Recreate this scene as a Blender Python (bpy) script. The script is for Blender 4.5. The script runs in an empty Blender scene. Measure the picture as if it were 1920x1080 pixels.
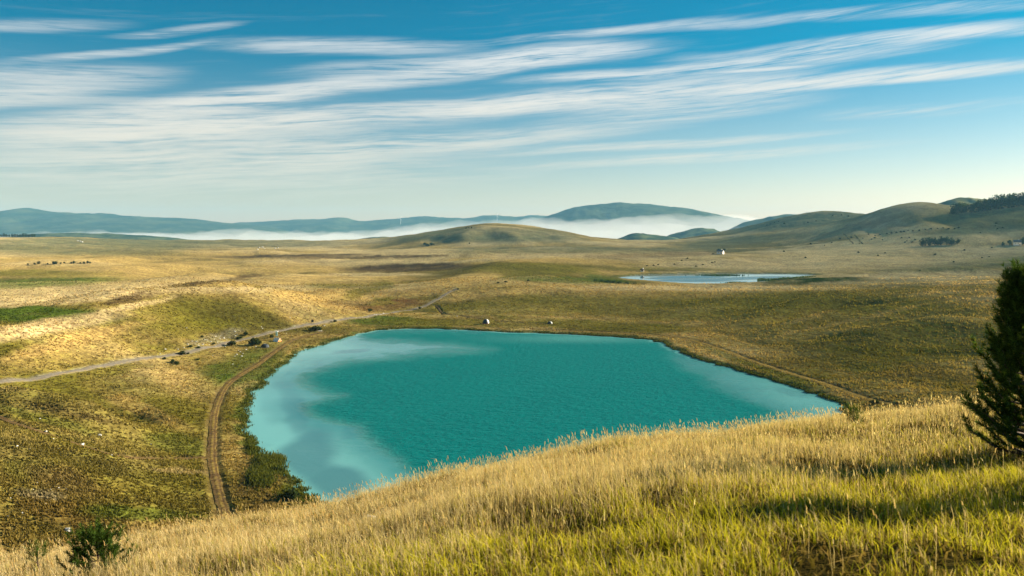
import bpy, math, random
import numpy as np
from mathutils import Vector

random.seed(4)
RNG = np.random.default_rng(7)
R = math.radians
scene = bpy.context.scene
col = scene.collection

# ------------------------------------------------------------------ camera, sky, sun, exposure
CAM_Z = 38.0
LENS = 28.0
F = LENS / 36.0 * 1920.0
HORIZON = 428.0
PITCH = math.atan((540.0 - HORIZON) / F)
SUN_AZ, SUN_EL = R(69), R(20.5)

cd = bpy.data.cameras.new('camera')
cam = bpy.data.objects.new('camera', cd)
col.objects.link(cam)
cam.location = (0, 0, CAM_Z)
cam.rotation_euler = (math.pi / 2 - PITCH, 0, 0)
cd.lens = LENS
cd.sensor_width = 36.0
cd.clip_start = 0.05
cd.clip_end = 60000
cd.dof.use_dof = True
cd.dof.focus_distance = 70.0
cd.dof.aperture_fstop = 2.8
scene.camera = cam

scene.view_settings.view_transform = 'Standard'
scene.view_settings.look = 'None'
scene.view_settings.exposure = 1.62
scene.view_settings.gamma = 1.0
scene.view_settings.use_curve_mapping = False
scene.cycles.use_denoising = True
scene.cycles.max_bounces = 6
scene.cycles.volume_bounces = 1
scene.cycles.transparent_max_bounces = 8
scene.cycles.sample_clamp_indirect = 6.0

sl = bpy.data.lights.new('sun', 'SUN')
sl.energy = 5.0
sl.angle = R(0.53)
sl.color = (1.0, 0.87, 0.66)
so = bpy.data.objects.new('sun', sl)
col.objects.link(so)
S = Vector((math.sin(SUN_AZ) * math.cos(SUN_EL), math.cos(SUN_AZ) * math.cos(SUN_EL), math.sin(SUN_EL)))
so.rotation_euler = S.to_track_quat('Z', 'Y').to_euler()
so.location = (60, 40, 90)


class NT:
    """small node-tree helper"""
    def __init__(self, tree):
        self.t = tree
        tree.nodes.clear()

    def n(self, kind, **kw):
        nd = self.t.nodes.new(kind)
        ins = kw.pop('ins', {})
        for k, v in kw.items():
            setattr(nd, k, v)
        for k, v in ins.items():
            s = nd.inputs[k]
            if isinstance(v, bpy.types.NodeSocket):
                self.t.links.new(v, s)
            else:
                s.default_value = v
        return nd

    def math(self, op, a, b=0.0, c=0.0, clamp=False):
        nd = self.t.nodes.new('ShaderNodeMath')
        nd.operation = op
        nd.use_clamp = clamp
        for i, v in enumerate((a, b, c)):
            if isinstance(v, bpy.types.NodeSocket):
                self.t.links.new(v, nd.inputs[i])
            else:
                nd.inputs[i].default_value = v
        return nd.outputs[0]

    def mix(self, f, a, b, blend='MIX'):
        nd = self.t.nodes.new('ShaderNodeMix')
        nd.data_type = 'RGBA'
        nd.blend_type = blend
        for i, v in ((0, f), (6, a), (7, b)):
            if isinstance(v, bpy.types.NodeSocket):
                self.t.links.new(v, nd.inputs[i])
            else:
                nd.inputs[i].default_value = v if i == 0 else (tuple(v) + (1.0,))[:4]
        return nd.outputs[2]

    def rng(self, v, a, b, c=0.0, d=1.0, smooth=True):
        nd = self.n('ShaderNodeMapRange', interpolation_type='SMOOTHSTEP' if smooth else 'LINEAR')
        self.t.links.new(v, nd.inputs[0])
        for i, x in enumerate((a, b, c, d)):
            nd.inputs[i + 1].default_value = x
        return nd.outputs[0]

    def noise(self, vec, scale, detail=4.0, rough=0.55, dist=0.0):
        nd = self.n('ShaderNodeTexNoise', ins={'Scale': scale, 'Detail': detail, 'Roughness': rough, 'Distortion': dist})
        if vec is not None:
            self.t.links.new(vec, nd.inputs['Vector'])
        return nd.outputs[0]

    def link(self, a, b):
        self.t.links.new(a, b)


def sky_dir(px, py):
    u, v = (px - 960.0) / F, (540.0 - py) / F
    d = Vector((u, math.cos(PITCH) + v * math.sin(PITCH), -math.sin(PITCH) + v * math.cos(PITCH))).normalized()
    return math.atan2(d.x, d.y), math.asin(d.z)


def build_world():
    w = bpy.data.worlds.new('World')
    scene.world = w
    w.use_nodes = True
    t = NT(w.node_tree)
    sky = t.n('ShaderNodeTexSky', sky_type='NISHITA', sun_disc=False, sun_elevation=SUN_EL,
              sun_rotation=SUN_AZ, altitude=1400, air_density=1.0, dust_density=1.2, ozone_density=2.0)
    co = t.n('ShaderNodeTexCoord').outputs['Generated']
    sep = t.n('ShaderNodeSeparateXYZ', ins={0: co})
    az = t.math('ARCTAN2', sep.outputs[0], sep.outputs[1])
    el = t.math('ARCSINE', sep.outputs[2])
    tintc = t.mix(t.rng(sep.outputs[2], 0.0, 0.21, 0, 1, False), (1.16, .84, .68), (.003, .54, .62))
    tint = t.mix(1.0, sky.outputs[0], tintc, 'MULTIPLY')
    base = t.n('ShaderNodeCombineXYZ', ins={0: az, 1: el, 2: 0.0}).outputs[0]
    # gentle bending of every streak
    wv = t.n('ShaderNodeTexNoise', ins={'Vector': base, 'Scale': 3.0, 'Detail': 2.0})
    wv2 = t.n('ShaderNodeVectorMath', operation='SUBTRACT', ins={0: wv.outputs[1], 1: (0.5, 0.5, 0.5)})
    wv3 = t.n('ShaderNodeVectorMath', operation='MULTIPLY', ins={0: wv2.outputs[0], 1: (0.10, 0.022, 0.0)})
    p = t.n('ShaderNodeVectorMath', operation='ADD', ins={0: base, 1: wv3.outputs[0]}).outputs[0]
    # the streaks of cirrus, as long soft ellipses over the sky (azimuth, elevation)
    strokes = [
        (-80, 235, 760, 158, 13, .85), (120, 200, 1000, 120, 12, .8), (560, 136, 1250, 84, 15, 1.0),
        (820, 118, 1210, 80, 15, .8), (-200, 265, 720, 205, 22, 1.0), (-200, 300, 900, 262, 34, .75),
        (330, 240, 1150, 175, 18, .85), (680, 210, 1560, 122, 17, .75), (930, 150, 1560, 100, 9, .9),
        (1080, 168, 2000, 122, 8, .95), (860, 205, 1560, 158, 15, .7), (220, 66, 480, 46, 6, .55),
        (0, 118, 440, 72, 6, .6), (380, 82, 900, 86, 13, .6), (820, 82, 1420, 24, 6, .5),
        (1400, 92, 2050, 36, 10, .85), (1340, 131, 1530, 120, 2.5, .8), (1460, 30, 2000, 5, 9, .5),
        (860, 290, 1600, 242, 7, .55), (860, 318, 1720, 262, 8, .6), (560, 280, 1260, 232, 16, .55),
        (-160, 150, 360, 136, 20, .6), (-160, 48, 260, 44, 9, .4), (-300, 195, 260, 172, 14, .7),
        (1000, 230, 1560, 180, 13, .45), (-300, 340, 1000, 318, 34, .5), (1560, 70, 2000, 60, 8, .5), (1380, 150, 2050, 118, 11, .9), (1250, 110, 1800, 84, 12, .7), (1500, 215, 2000, 190, 10, .3), (1100, 60, 1700, 10, 7, .4),
    ]
    tot = None
    for (x1, y1, x2, y2, th, d) in strokes:
        (a1, e1), (a2, e2) = sky_dir(x1, y1), sky_dir(x2, y2)
        ln, an = math.hypot(a2 - a1, e2 - e1), math.atan2(e2 - e1, a2 - a1)
        mp = t.n('ShaderNodeMapping', vector_type='TEXTURE',
                 ins={'Vector': p, 'Location': ((a1 + a2) / 2, (e1 + e2) / 2, 0),
                      'Rotation': (0, 0, an), 'Scale': (ln * .62, th * 1.6 / F, 1)})
        ln_ = t.n('ShaderNodeVectorMath', operation='LENGTH', ins={0: mp.outputs[0]}).outputs['Value']
        g = t.rng(ln_, 1.0, 0.15, 0.0, d * .85)
        tot = g if tot is None else t.math('ADD', tot, g)
    # fibres
    mp = t.n('ShaderNodeMapping', vector_type='TEXTURE',
             ins={'Vector': p, 'Rotation': (0, 0, R(4)), 'Scale': (1.0, 0.045, 1)})
    f1 = t.noise(mp.outputs[0], 3.2, 7.0, 0.62, 0.3)
    f2 = t.noise(mp.outputs[0], 12.0, 5.0, 0.6, 0.2)
    f3 = t.noise(mp.outputs[0], 34.0, 4.0, 0.6, 0.1)
    fib = t.math('ADD', t.math('ADD', t.math('MULTIPLY', f1, 0.5), t.math('MULTIPLY', f2, 0.32)), t.math('MULTIPLY', f3, 0.18))
    # the same kind of streaks everywhere else
    gen = t.rng(fib, 0.5, 0.72, 0.0, 0.55)
    dens = t.math('ADD', t.math('MULTIPLY', tot, t.rng(fib, 0.36, 0.62, 0.04, 1.6)), t.math('MULTIPLY', gen, 0.15))
    fade = t.rng(sep.outputs[2], 0.0, 0.10, 0.35, 1.0)
    dens = t.math('MULTIPLY', dens, fade)
    dens = t.math('SUBTRACT', 1.0, t.math('EXPONENT', t.math('MULTIPLY', dens, -1.25)), clamp=True)
    ccol = t.mix(t.rng(sep.outputs[2], 0.05, 0.24), (6.3, 5.65, 4.55), (5.9, 5.95, 5.8))
    cl = t.mix(t.math('MULTIPLY', dens, 0.97), tint, ccol)
    bg = t.n('ShaderNodeBackground', ins={'Color': cl, 'Strength': 0.05})
    out = t.n('ShaderNodeOutputWorld')
    t.link(bg.outputs[0], out.inputs[0])


build_world()

# ------------------------------------------------------------------ pixels and positions
CP, SP = math.cos(PITCH), math.sin(PITCH)


def ray(px, py):
    u, v = (px - 960.0) / F, (540.0 - py) / F
    return u, CP + v * SP, -SP + v * CP       # x, y, z


def at_y(px, py, Y):
    x, y, z = ray(px, py)
    s = Y / y
    return x * s, Y, CAM_Z + z * s


def at_z(px, py, Z):
    x, y, z = ray(px, py)
    s = (Z - CAM_Z) / z
    return x * s, y * s, Z


def project(x, y, z):
    dz = z - CAM_Z
    d = np.maximum(y * CP - dz * SP, 0.01)
    up = y * SP + dz * CP
    return 960 + F * x / d, 540 - F * up / d, d


def smooth(a, b, x):
    t = np.clip((x - a) / (b - a), 0, 1)
    return t * t * (3 - 2 * t)


def vnoise(x, y, seed=0):
    xi, yi = np.floor(x).astype(np.int64), np.floor(y).astype(np.int64)
    fx, fy = x - xi, y - yi
    fx = fx * fx * fx * (fx * (fx * 6 - 15) + 10)
    fy = fy * fy * fy * (fy * (fy * 6 - 15) + 10)

    def h(i, j):
        n = (i * 374761393 + j * 668265263 + seed * 974711) & 0x7fffffff
        n = ((n ^ (n >> 13)) * 1274126177) & 0x7fffffff
        return ((n ^ (n >> 16)) & 0xffff) / 32767.5 - 1.0
    a = h(xi, yi) * (1 - fx) + h(xi + 1, yi) * fx
    b = h(xi, yi + 1) * (1 - fx) + h(xi + 1, yi + 1) * fx
    return a * (1 - fy) + b * fy


def fbm(x, y, seed=0, oct=3):
    s, a, t = 0.0, 1.0, 0.0
    for k in range(oct):
        s = s + a * vnoise(x * 2 ** k + 17.3 * k, y * 2 ** k - 9.1 * k, seed + k)
        t += a
        a *= 0.5
    return s / t


# ------------------------------------------------------------------ terrain: heights from the land seen in the photograph
# (pixel x, pixel y, metres ahead of the viewer)
SEEN = [
    # near hillside and its brow
    (960, 1090, 5.8), (0, 1085, 12), (230, 1022, 17), (450, 988, 20), (700, 938, 23), (960, 882, 25), (1200, 838, 26),
    (1400, 815, 26), (1560, 795, 25), (1830, 766, 23), (2150, 730, 20), (1920, 1090, 5), (1500, 1090, 5.2),
    (500, 1090, 8), (1900, 868, 13), (960, 940, 11), (1500, 900, 11), (960, 895, 17), (1500, 830, 18), (500, 1010, 15),
    (-200, 1080, 15),
    # valley floor along the left shore
    (420, 965, 101), (400, 830, 138), (410, 740, 178), (520, 660, 238), (590, 622, 287),
    # left slopes
    (0, 1010, 80), (0, 900, 95), (200, 900, 105), (0, 790, 119), (200, 828, 124), (330, 860, 122), (0, 757, 138),
    (100, 771, 138), (240, 802, 134), (60, 752, 152), (160, 768, 149), (280, 790, 148), (0, 715, 165), (150, 690, 190),
    (300, 662, 222), (450, 634, 262), (0, 655, 188), (0, 638, 194), (150, 625, 222), (190, 592, 240), (300, 561, 288),
    (380, 550, 312), (450, 548, 322), (520, 562, 325), (600, 593, 317), (350, 600, 268), (-300, 640, 185), (-300, 760, 140),
    (-300, 900, 100),
    # behind the left mound
    (0, 605, 314), (60, 577, 368), (180, 583, 352), (0, 540, 470), (300, 530, 540), (480, 536, 500), (300, 518, 590),
    (100, 500, 700), (300, 490, 800), (0, 470, 1150), (400, 470, 1200), (600, 470, 1250), (0, 446, 1800), (100, 446, 1900),
    (300, 455, 1750), (500, 460, 1750), (650, 480, 1050), (760, 500, 760), (640, 520, 600), (640, 550, 452),
    (700, 580, 366), (780, 576, 376), (-300, 500, 700), (-300, 450, 1700), (-300, 580, 360),
    # middle
    (860, 540, 425), (970, 492, 620), (850, 516, 540), (1060, 502, 600), (1100, 516, 588), (960, 560, 392), (1050, 570, 380),
    (910, 601, 322), (1030, 604, 318), (1160, 541, 430), (1200, 537, 470), (1350, 538, 478), (800, 600, 325), (900, 480, 900),
    # right hill above the lake
    (1250, 600, 318), (1400, 562, 368), (1540, 540, 398), (1700, 541, 370), (1880, 543, 340), (2150, 540, 330),
    (1600, 600, 290), (1800, 620, 250), (1700, 680, 214), (1850, 730, 176), (1650, 742, 171), (1400, 642, 259),
    (2150, 640, 230), (2150, 720, 190),
    # behind it
    (1700, 521, 560), (1900, 511, 620), (1600, 500, 735), (1900, 481, 900), (1720, 461, 1120), (1900, 456, 1120),
    (1500, 471, 1120), (1400, 500, 738), (1350, 479, 1000), (1200, 481, 960), (1000, 470, 1200), (2150, 470, 900),
    # big right hill
    (1600, 443, 1270), (1500, 455, 1300), (1480, 456, 1400), (1530, 444, 1420), (1590, 421, 1420), (1640, 396, 1410),
    (1720, 379, 1400), (1800, 383, 1400), (1920, 372, 1400), (2100, 362, 1400), (1700, 420, 1270), (1850, 412, 1250),
    (1920, 421, 1200), (1800, 441, 1160), (2150, 420, 1150),
    # central hill
    (912, 420, 1600), (870, 427, 1590), (840, 432, 1600), (760, 446, 1580), (680, 464, 1550), (1000, 430, 1600), (1080, 440, 1600), (1140, 452, 1600),
    (900, 458, 1420), (780, 466, 1380), (1050, 460, 1400), (1200, 455, 1600),
    # hills on the right far away
    (1540, 399, 1950), (1600, 402, 1950), (1490, 405, 1960), (1450, 411, 2000), (1400, 427, 2000), (1330, 441, 1950), (1400, 446, 1620),
    (1500, 432, 1620), (1270, 450, 1800),
]
# (x, y, z) where the land is hidden
HIDDEN = [
    (0, 0, 36.3), (0, 2.5, 36.0), (-4, 0, 36.0), (4, 0, 36.5), (0, -5, 36.9), (0, -20, 38.5), (0, -200, 46), (0, -1200, 60), (-30, -20, 34),
    (-120, -60, 25), (-400, -100, 20), (-2000, -500, 40), (30, -10, 38), (40, 20, 33), (120, -30, 36), (120, 60, 20),
    (400, 50, 25), (2000, 200, 60), (0, 45, 19.5), (0, 68, 7), (0, 88, 1), (-12, 30, 24), (-30, 45, 16), (-30, 75, 4), (15, 45, 22),
    (40, 80, 10), (25, 60, 15), (60, 110, 4), (40, 40, 26), (-60, 50, 14), (-40, 15, 27), (-90, 60, 14),
    (-70, 380, 2.0), (-240, 600, 2), (0, 2050, 2), (400, 2100, 4), (-500, 2100, 4),
    (480, 1600, 25), (880, 1750, 45), (1100, 1800, 45), (1350, 1850, 50), (1180, 2200, 50), (1000, 2200, 50), (1400, 2200, 50), (1700, 2000, 50), (100, 470, 3), (150, 450, 3.5),
]
for a in range(-70, 71, 10):
    for rr, zz in ((2700, -18), (3600, -60), (6000, -80), (10000, -90)):
        HIDDEN.append((rr * math.sin(R(a)), rr * math.cos(R(a)), zz))
for a in (100, 140, 180, 220, 260):
    for rr, zz in ((4000, 60), (10000, 0)):
        HIDDEN.append((rr * math.sin(R(a)), rr * math.cos(R(a)), zz))

ctrl = np.array([at_y(*p) for p in SEEN] + HIDDEN)


def uw(x, y):
    r = np.sqrt(x * x + y * y) + 1.5
    return np.arctan2(x, y) * 5.0, np.log(r) * 4.0


cu, cw = uw(ctrl[:, 0], ctrl[:, 1])


def kern(d2):
    return 0.5 * d2 * np.log(d2 + 1e-9)


_A = kern((cu[:, None] - cu) ** 2 + (cw[:, None] - cw) ** 2)
_n = len(cu)
_A[np.diag_indices(_n)] += 0.0002
_P = np.stack([np.ones(_n), cu, cw], 1)
_M = np.block([[_A, _P], [_P.T, np.zeros((3, 3))]])
# heights are solved as seen angles so that far and near land weigh alike
_cr = np.hypot(ctrl[:, 0], ctrl[:, 1]) + 14.0
WRBF = np.linalg.solve(_M, np.concatenate([(ctrl[:, 2] - CAM_Z + 1.7) / _cr, np.zeros(3)]))


def z_rbf(x, y):
    out = np.empty(len(x))
    for s in range(0, len(x), 20000):
        e = s + 20000
        u, w = uw(x[s:e], y[s:e])
        k = kern((u[:, None] - cu) ** 2 + (w[:, None] - cw) ** 2)
        v = k @ WRBF[:_n] + WRBF[_n] + WRBF[_n + 1] * u + WRBF[_n + 2] * w
        out[s:e] = v * (np.hypot(x[s:e], y[s:e]) + 14.0) + CAM_Z - 1.7
    return out


def catmull(pts, per=6, closed=False):
    pts = np.array(pts, float)
    n = len(pts)
    res = []
    rng_ = range(n) if closed else range(n - 1)
    for i in rng_:
        g = (lambda k: pts[k % n]) if closed else (lambda k: pts[min(max(k, 0), n - 1)])
        p0, p1, p2, p3 = g(i - 1), g(i), g(i + 1), g(i + 2)
        for t in np.arange(per) / per:
            res.append(0.5 * ((2 * p1) + (-p0 + p2) * t + (2 * p0 - 5 * p1 + 4 * p2 - p3) * t * t + (-p0 + 3 * p1 - 3 * p2 + p3) * t ** 3))
    if not closed:
        res.append(pts[-1])
    return np.array(res)


LAKE_PX = [(565, 660), (600, 647), (645, 633), (690, 623), (745, 617), (850, 618), (960, 623), (1060, 627), (1150, 632), (1215, 637),
           (1250, 647), (1275, 660), (1320, 676), (1380, 694), (1450, 714), (1520, 737), (1560, 752), (1578, 767), (1560, 788),
           (1500, 812), (1300, 862), (1000, 928), (760, 965), (640, 958), (585, 937), (556, 918), (540, 893), (512, 868), (482, 852),
           (470, 822), (465, 780), (470, 748), (490, 715), (528, 685)]
POND_PX = [(1160, 521), (1200, 516), (1250, 514.5), (1330, 513.5), (1420, 513), (1490, 513.5), (1530, 516), (1500, 519), (1455, 524), (1430, 529),
           (1380, 532), (1320, 533), (1270, 531), (1220, 527)]
LAKE = catmull([at_z(*p, 0)[:2] for p in LAKE_PX], 9, True)
# uneven little bays
_k = np.arange(len(LAKE))
LAKE = LAKE + np.stack([fbm(_k * .45, _k * 0 + 3.1, 5, 4), fbm(_k * .45, _k * 0 + 8.7, 6, 4)], 1) * 2.2
POND = catmull([at_z(*p, 0)[:2] for p in POND_PX], 4, True)


def seg_dist(x, y, P, closed):
    Q = np.roll(P, -1, 0) if closed else P[1:]
    A = P if closed else P[:-1]
    d2 = np.full(len(x), 1e18)
    for (ax, ay), (bx, by) in zip(A, Q):
        dx, dy = bx - ax, by - ay
        t = np.clip(((x - ax) * dx + (y - ay) * dy) / (dx * dx + dy * dy + 1e-9), 0, 1)
        d2 = np.minimum(d2, (x - ax - t * dx) ** 2 + (y - ay - t * dy) ** 2)
    return np.sqrt(d2)


def inside(x, y, P):
    c = np.zeros(len(x), bool)
    n = len(P)
    for i in range(n):
        ax, ay = P[i]
        bx, by = P[(i + 1) % n]
        if ay == by:
            continue
        m = ((ay > y) != (by > y)) & (x < (bx - ax) * (y - ay) / (by - ay) + ax)
        c ^= m
    return c


def lake_sd(x, y, P, reach):
    out = np.full(len(x), reach + 1.0)
    lo, hi = P.min(0) - reach, P.max(0) + reach
    m = (x > lo[0]) & (x < hi[0]) & (y > lo[1]) & (y < hi[1])
    if m.any():
        d = seg_dist(x[m], y[m], P, True)
        d[inside(x[m], y[m], P)] *= -1
        out[m] = d
    return out


def h_base(x, y):
    x, y = np.atleast_1d(np.asarray(x, float)), np.atleast_1d(np.asarray(y, float))
    r = np.hypot(x, y)
    z = z_rbf(x, y)
    far = smooth(60, 130, r)
    z = z + far * (0.38 * fbm(x / 6, y / 6, 11, 3) + 1.15 * fbm(x / 38, y / 26, 12, 3))
    z = z + smooth(380, 700, r) * (1 - smooth(2600, 3600, r)) * (8.0 * fbm(x / 200, y / 90, 13, 3))
    z = z + smooth(900, 1500, r) * 5.0 * fbm(x / 230, y / 200, 14, 4)
    z = z + (1 - smooth(30, 60, r)) * smooth(2, 6, r) * 0.20 * fbm(x / 2.4, y / 2.0, 15, 3)
    for P, reach in ((LAKE, 24.0), (POND, 40.0)):
        d = lake_sd(x, y, P, reach)
        bank = 0.12 + 0.5 * smooth(0, 2.2, d) + 0.03 * np.maximum(d, 0)
        zz = bank + (np.maximum(z, bank + .1) - bank) * smooth(0.5, reach, d)
        z = np.where(d < reach, np.where(d > 0, zz, -0.25 + 0.12 * np.maximum(d, -14)), z)
    return z


def ground_px(px, py, rmin=40.0, rmax=2400.0, h=None):
    """the point of the land that the pixel looks at"""
    h = h or h_base
    rx, ry, rz = ray(px, py)
    Y = np.exp(np.linspace(math.log(rmin), math.log(rmax), 420))
    s = Y / ry
    z = CAM_Z + rz * s
    g = z - h(rx * s, Y)
    k = np.where(g <= 0)[0]
    if len(k) and k[0] > 0:
        i = k[0]
        t = g[i - 1] / (g[i - 1] - g[i] + 1e-12)
        yy = Y[i - 1] + (Y[i] - Y[i - 1]) * t
    else:
        yy = Y[np.argmin(np.abs(g) / Y)]
    xx = rx * yy / ry
    return xx, yy, float(h(xx, yy)[0])


# folds of the land: ridges (+) and gullies (-), drawn along what the photograph shows
FOLD_PX = [
    ([(1360, 615), (1450, 588), (1560, 560), (1640, 548)], 9, 3.2), ([(1400, 640), (1500, 612), (1600, 590), (1700, 575)], 9, 3.0),
    ([(1440, 612), (1500, 596), (1580, 575), (1660, 561)], 6, -2.8), ([(1500, 670), (1620, 640), (1750, 612), (1860, 600)], 11, 3.0), ([(1560, 625), (1680, 605), (1790, 585)], 7, -2.2),
    ([(1250, 585), (1340, 570), (1450, 556)], 12, 1.6), ([(1620, 660), (1740, 640), (1850, 625)], 6, -1.2),
    ([(-60, 748), (0, 757), (100, 771), (200, 795), (260, 812)], 6, 3.0), ([(-60, 735), (0, 744), (100, 756), (200, 772), (290, 800)], 5.5, -2.6),
    ([(250, 572), (400, 549), (540, 562)], 26, 4.2), ([(430, 560), (470, 590), (520, 610)], 9, 1.5), ([(330, 590), (390, 612), (420, 625)], 9, -1.4), ([(250, 600), (300, 630), (330, 645)], 9, 1.3),
    ([(-60, 640), (60, 628), (160, 606)], 16, 2.0), ([(0, 850), (120, 880), (230, 930)], 8, 1.8), ([(150, 875), (250, 895), (330, 930)], 6, -1.2), ([(0, 930), (90, 960), (170, 990)], 7, 1.5),
    ([(200, 720), (300, 745), (370, 790)], 11, 1.2), ([(280, 715), (350, 740), (390, 775)], 6, -1.0),
    ([(80, 553), (200, 541), (330, 528), (460, 520)], 20, 3.4), ([(190, 566), (270, 553), (400, 532)], 14, -2.2), ([(480, 530), (600, 516), (720, 512)], 20, 3.4), ([(540, 556), (660, 547), (760, 545)], 13, 2.4),
    ([(600, 566), (680, 560), (720, 556)], 10, -1.2), ([(840, 522), (930, 502), (1000, 493)], 22, 3.6), ([(850, 545), (960, 529), (1080, 521)], 16, 2.6), ([(880, 556), (980, 545), (1100, 543)], 12, 1.8), ([(1150, 539), (1300, 538), (1480, 541)], 13, 1.6),
    ([(400, 498), (520, 490), (640, 487)], 34, 4.2), ([(700, 489), (800, 485), (940, 482)], 34, 4.2), ([(100, 516), (250, 505), (380, 500)], 28, 3.4), ([(0, 498), (120, 490), (260, 485)], 34, 4), ([(1250, 493), (1400, 486), (1560, 481)], 28, 3.6),
    ([(1600, 516), (1750, 509), (1880, 504)], 24, 3.4), ([(1560, 482), (1700, 474), (1850, 470)], 26, 4), ([(1040, 482), (1180, 476), (1300, 474)], 34, 4),
    ([(1600, 420), (1640, 432), (1660, 445)], 14, -4), ([(1680, 390), (1720, 410), (1740, 430)], 16, 5), ([(1800, 405), (1830, 420), (1860, 430)], 16, 5), ([(1760, 402), (1780, 418), (1800, 432)], 12, -4),
    ([(880, 430), (870, 445), (860, 458)], 22, 6), ([(940, 430), (960, 446), (990, 458)], 22, 6), ([(910, 434), (915, 450)], 18, -2.5), ([(820, 440), (800, 455)], 18, -5), ([(1010, 436), (1040, 452)], 18, -4),
]
_hb = h_base
FOLDS = [(catmull([ground_px(a, b, 75)[:2] for a, b in pp], 4), w, amp) for pp, w, amp in FOLD_PX]


def h_base(x, y):
    x, y = np.atleast_1d(np.asarray(x, float)), np.atleast_1d(np.asarray(y, float))
    z = _hb(x, y)
    dz = np.zeros(len(x))
    for P, w, amp in FOLDS:
        lo, hi = P.min(0) - 3 * w, P.max(0) + 3 * w
        m = (x > lo[0]) & (x < hi[0]) & (y > lo[1]) & (y < hi[1])
        if m.any():
            e0, e1 = P[0], P[-1]
            run = np.hypot(*(e1 - e0))
            u = ((x[m] - e0[0]) * (e1 - e0)[0] + (y[m] - e0[1]) * (e1 - e0)[1]) / run ** 2
            fade = smooth(-.04, .55, u) * (1 - smooth(.75, 1.04, u)) if run > 3 * w else 1.0
            dz[m] += amp * np.exp(-(seg_dist(x[m], y[m], P, False) / w) ** 2) * fade
    for P, reach in ((LAKE, 24.0), (POND, 40.0)):
        dz *= smooth(1.0, reach * .6, lake_sd(x, y, P, reach))
    return z + dz


PATH_PX = {
    'road': ([(-70, 727), (0, 715), (100, 701), (200, 684), (300, 668), (400, 650), (450, 638), (500, 625), (560, 612), (600, 605),
              (650, 597), (700, 590), (740, 585), (775, 580), (798, 573), (820, 561), (840, 549), (856, 541)], .95),
    'dirt_track': ([(428, 985), (414, 940), (402, 890), (397, 855), (398, 820), (401, 780), (411, 745), (426, 720), (452, 701), (482, 683), (506, 665),
                    (530, 648), (548, 637), (575, 629), (604, 622)], .85),
    'footpath': ([(-60, 758), (0, 781), (60, 803), (130, 826), (200, 849), (260, 858), (330, 859), (392, 856)], 0.55),
    'lakeside_track': ([(1000, 617), (1100, 621), (1200, 626), (1280, 634), (1340, 650), (1400, 672), (1470, 695), (1540, 716), (1600, 738), (1670, 757)], 1.0),
    'ditch': ([(818, 573), (824, 580), (831, 588), (850, 590), (872, 593), (900, 597), (940, 602), (1000, 605), (1030, 607)], 0.5),
}
PATHS = {}
for k, (pp, w) in PATH_PX.items():
    g = [ground_px(a, b, 75)[:2] for a, b in pp]
    PATHS[k] = (catmull(g, 5), w)


def path_d(name, x, y):
    P, w = PATHS[name]
    out = np.full(len(x), 99.0)
    lo, hi = P.min(0) - 8, P.max(0) + 8
    m = (x > lo[0]) & (x < hi[0]) & (y > lo[1]) & (y < hi[1])
    if m.any():
        out[m] = seg_dist(x[m], y[m], P, False)
    return out


def height(x, y):
    x, y = np.atleast_1d(np.asarray(x, float)), np.atleast_1d(np.asarray(y, float))
    z = h_base(x, y)
    for k, (P, w) in PATHS.items():
        d = path_d(k, x, y)
        depth = 0.55 if k == 'ditch' else 0.2
        z = z - depth * (1 - smooth(w * .7, w * 1.5 + .4, d))
    return z


# ------------------------------------------------------------------ colour of the ground cover
PAL = dict(gold=(.50, .332, .11), straw=(.59, .43, .205), olive=(.165, .14, .018), dkolive=(.105, .088, .018), green=(.105, .15, .016),
           brown=(.13, .08, .035), red=(.23, .115, .04), grey=(.21, .195, .085), rock=(.36, .34, .30), dgreen=(.045, .075, .012),
           pale=(.68, .50, .25), bluegreen=(.12, .15, .07), soil=(.21, .135, .06))
PAL = {k: np.array(v) for k, v in PAL.items()}
for k_ in ('dkolive', 'green', 'brown', 'red', 'grey', 'rock', 'dgreen', 'pale', 'bluegreen', 'soil'):
    PAL[k_] = PAL[k_] * .8
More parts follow.
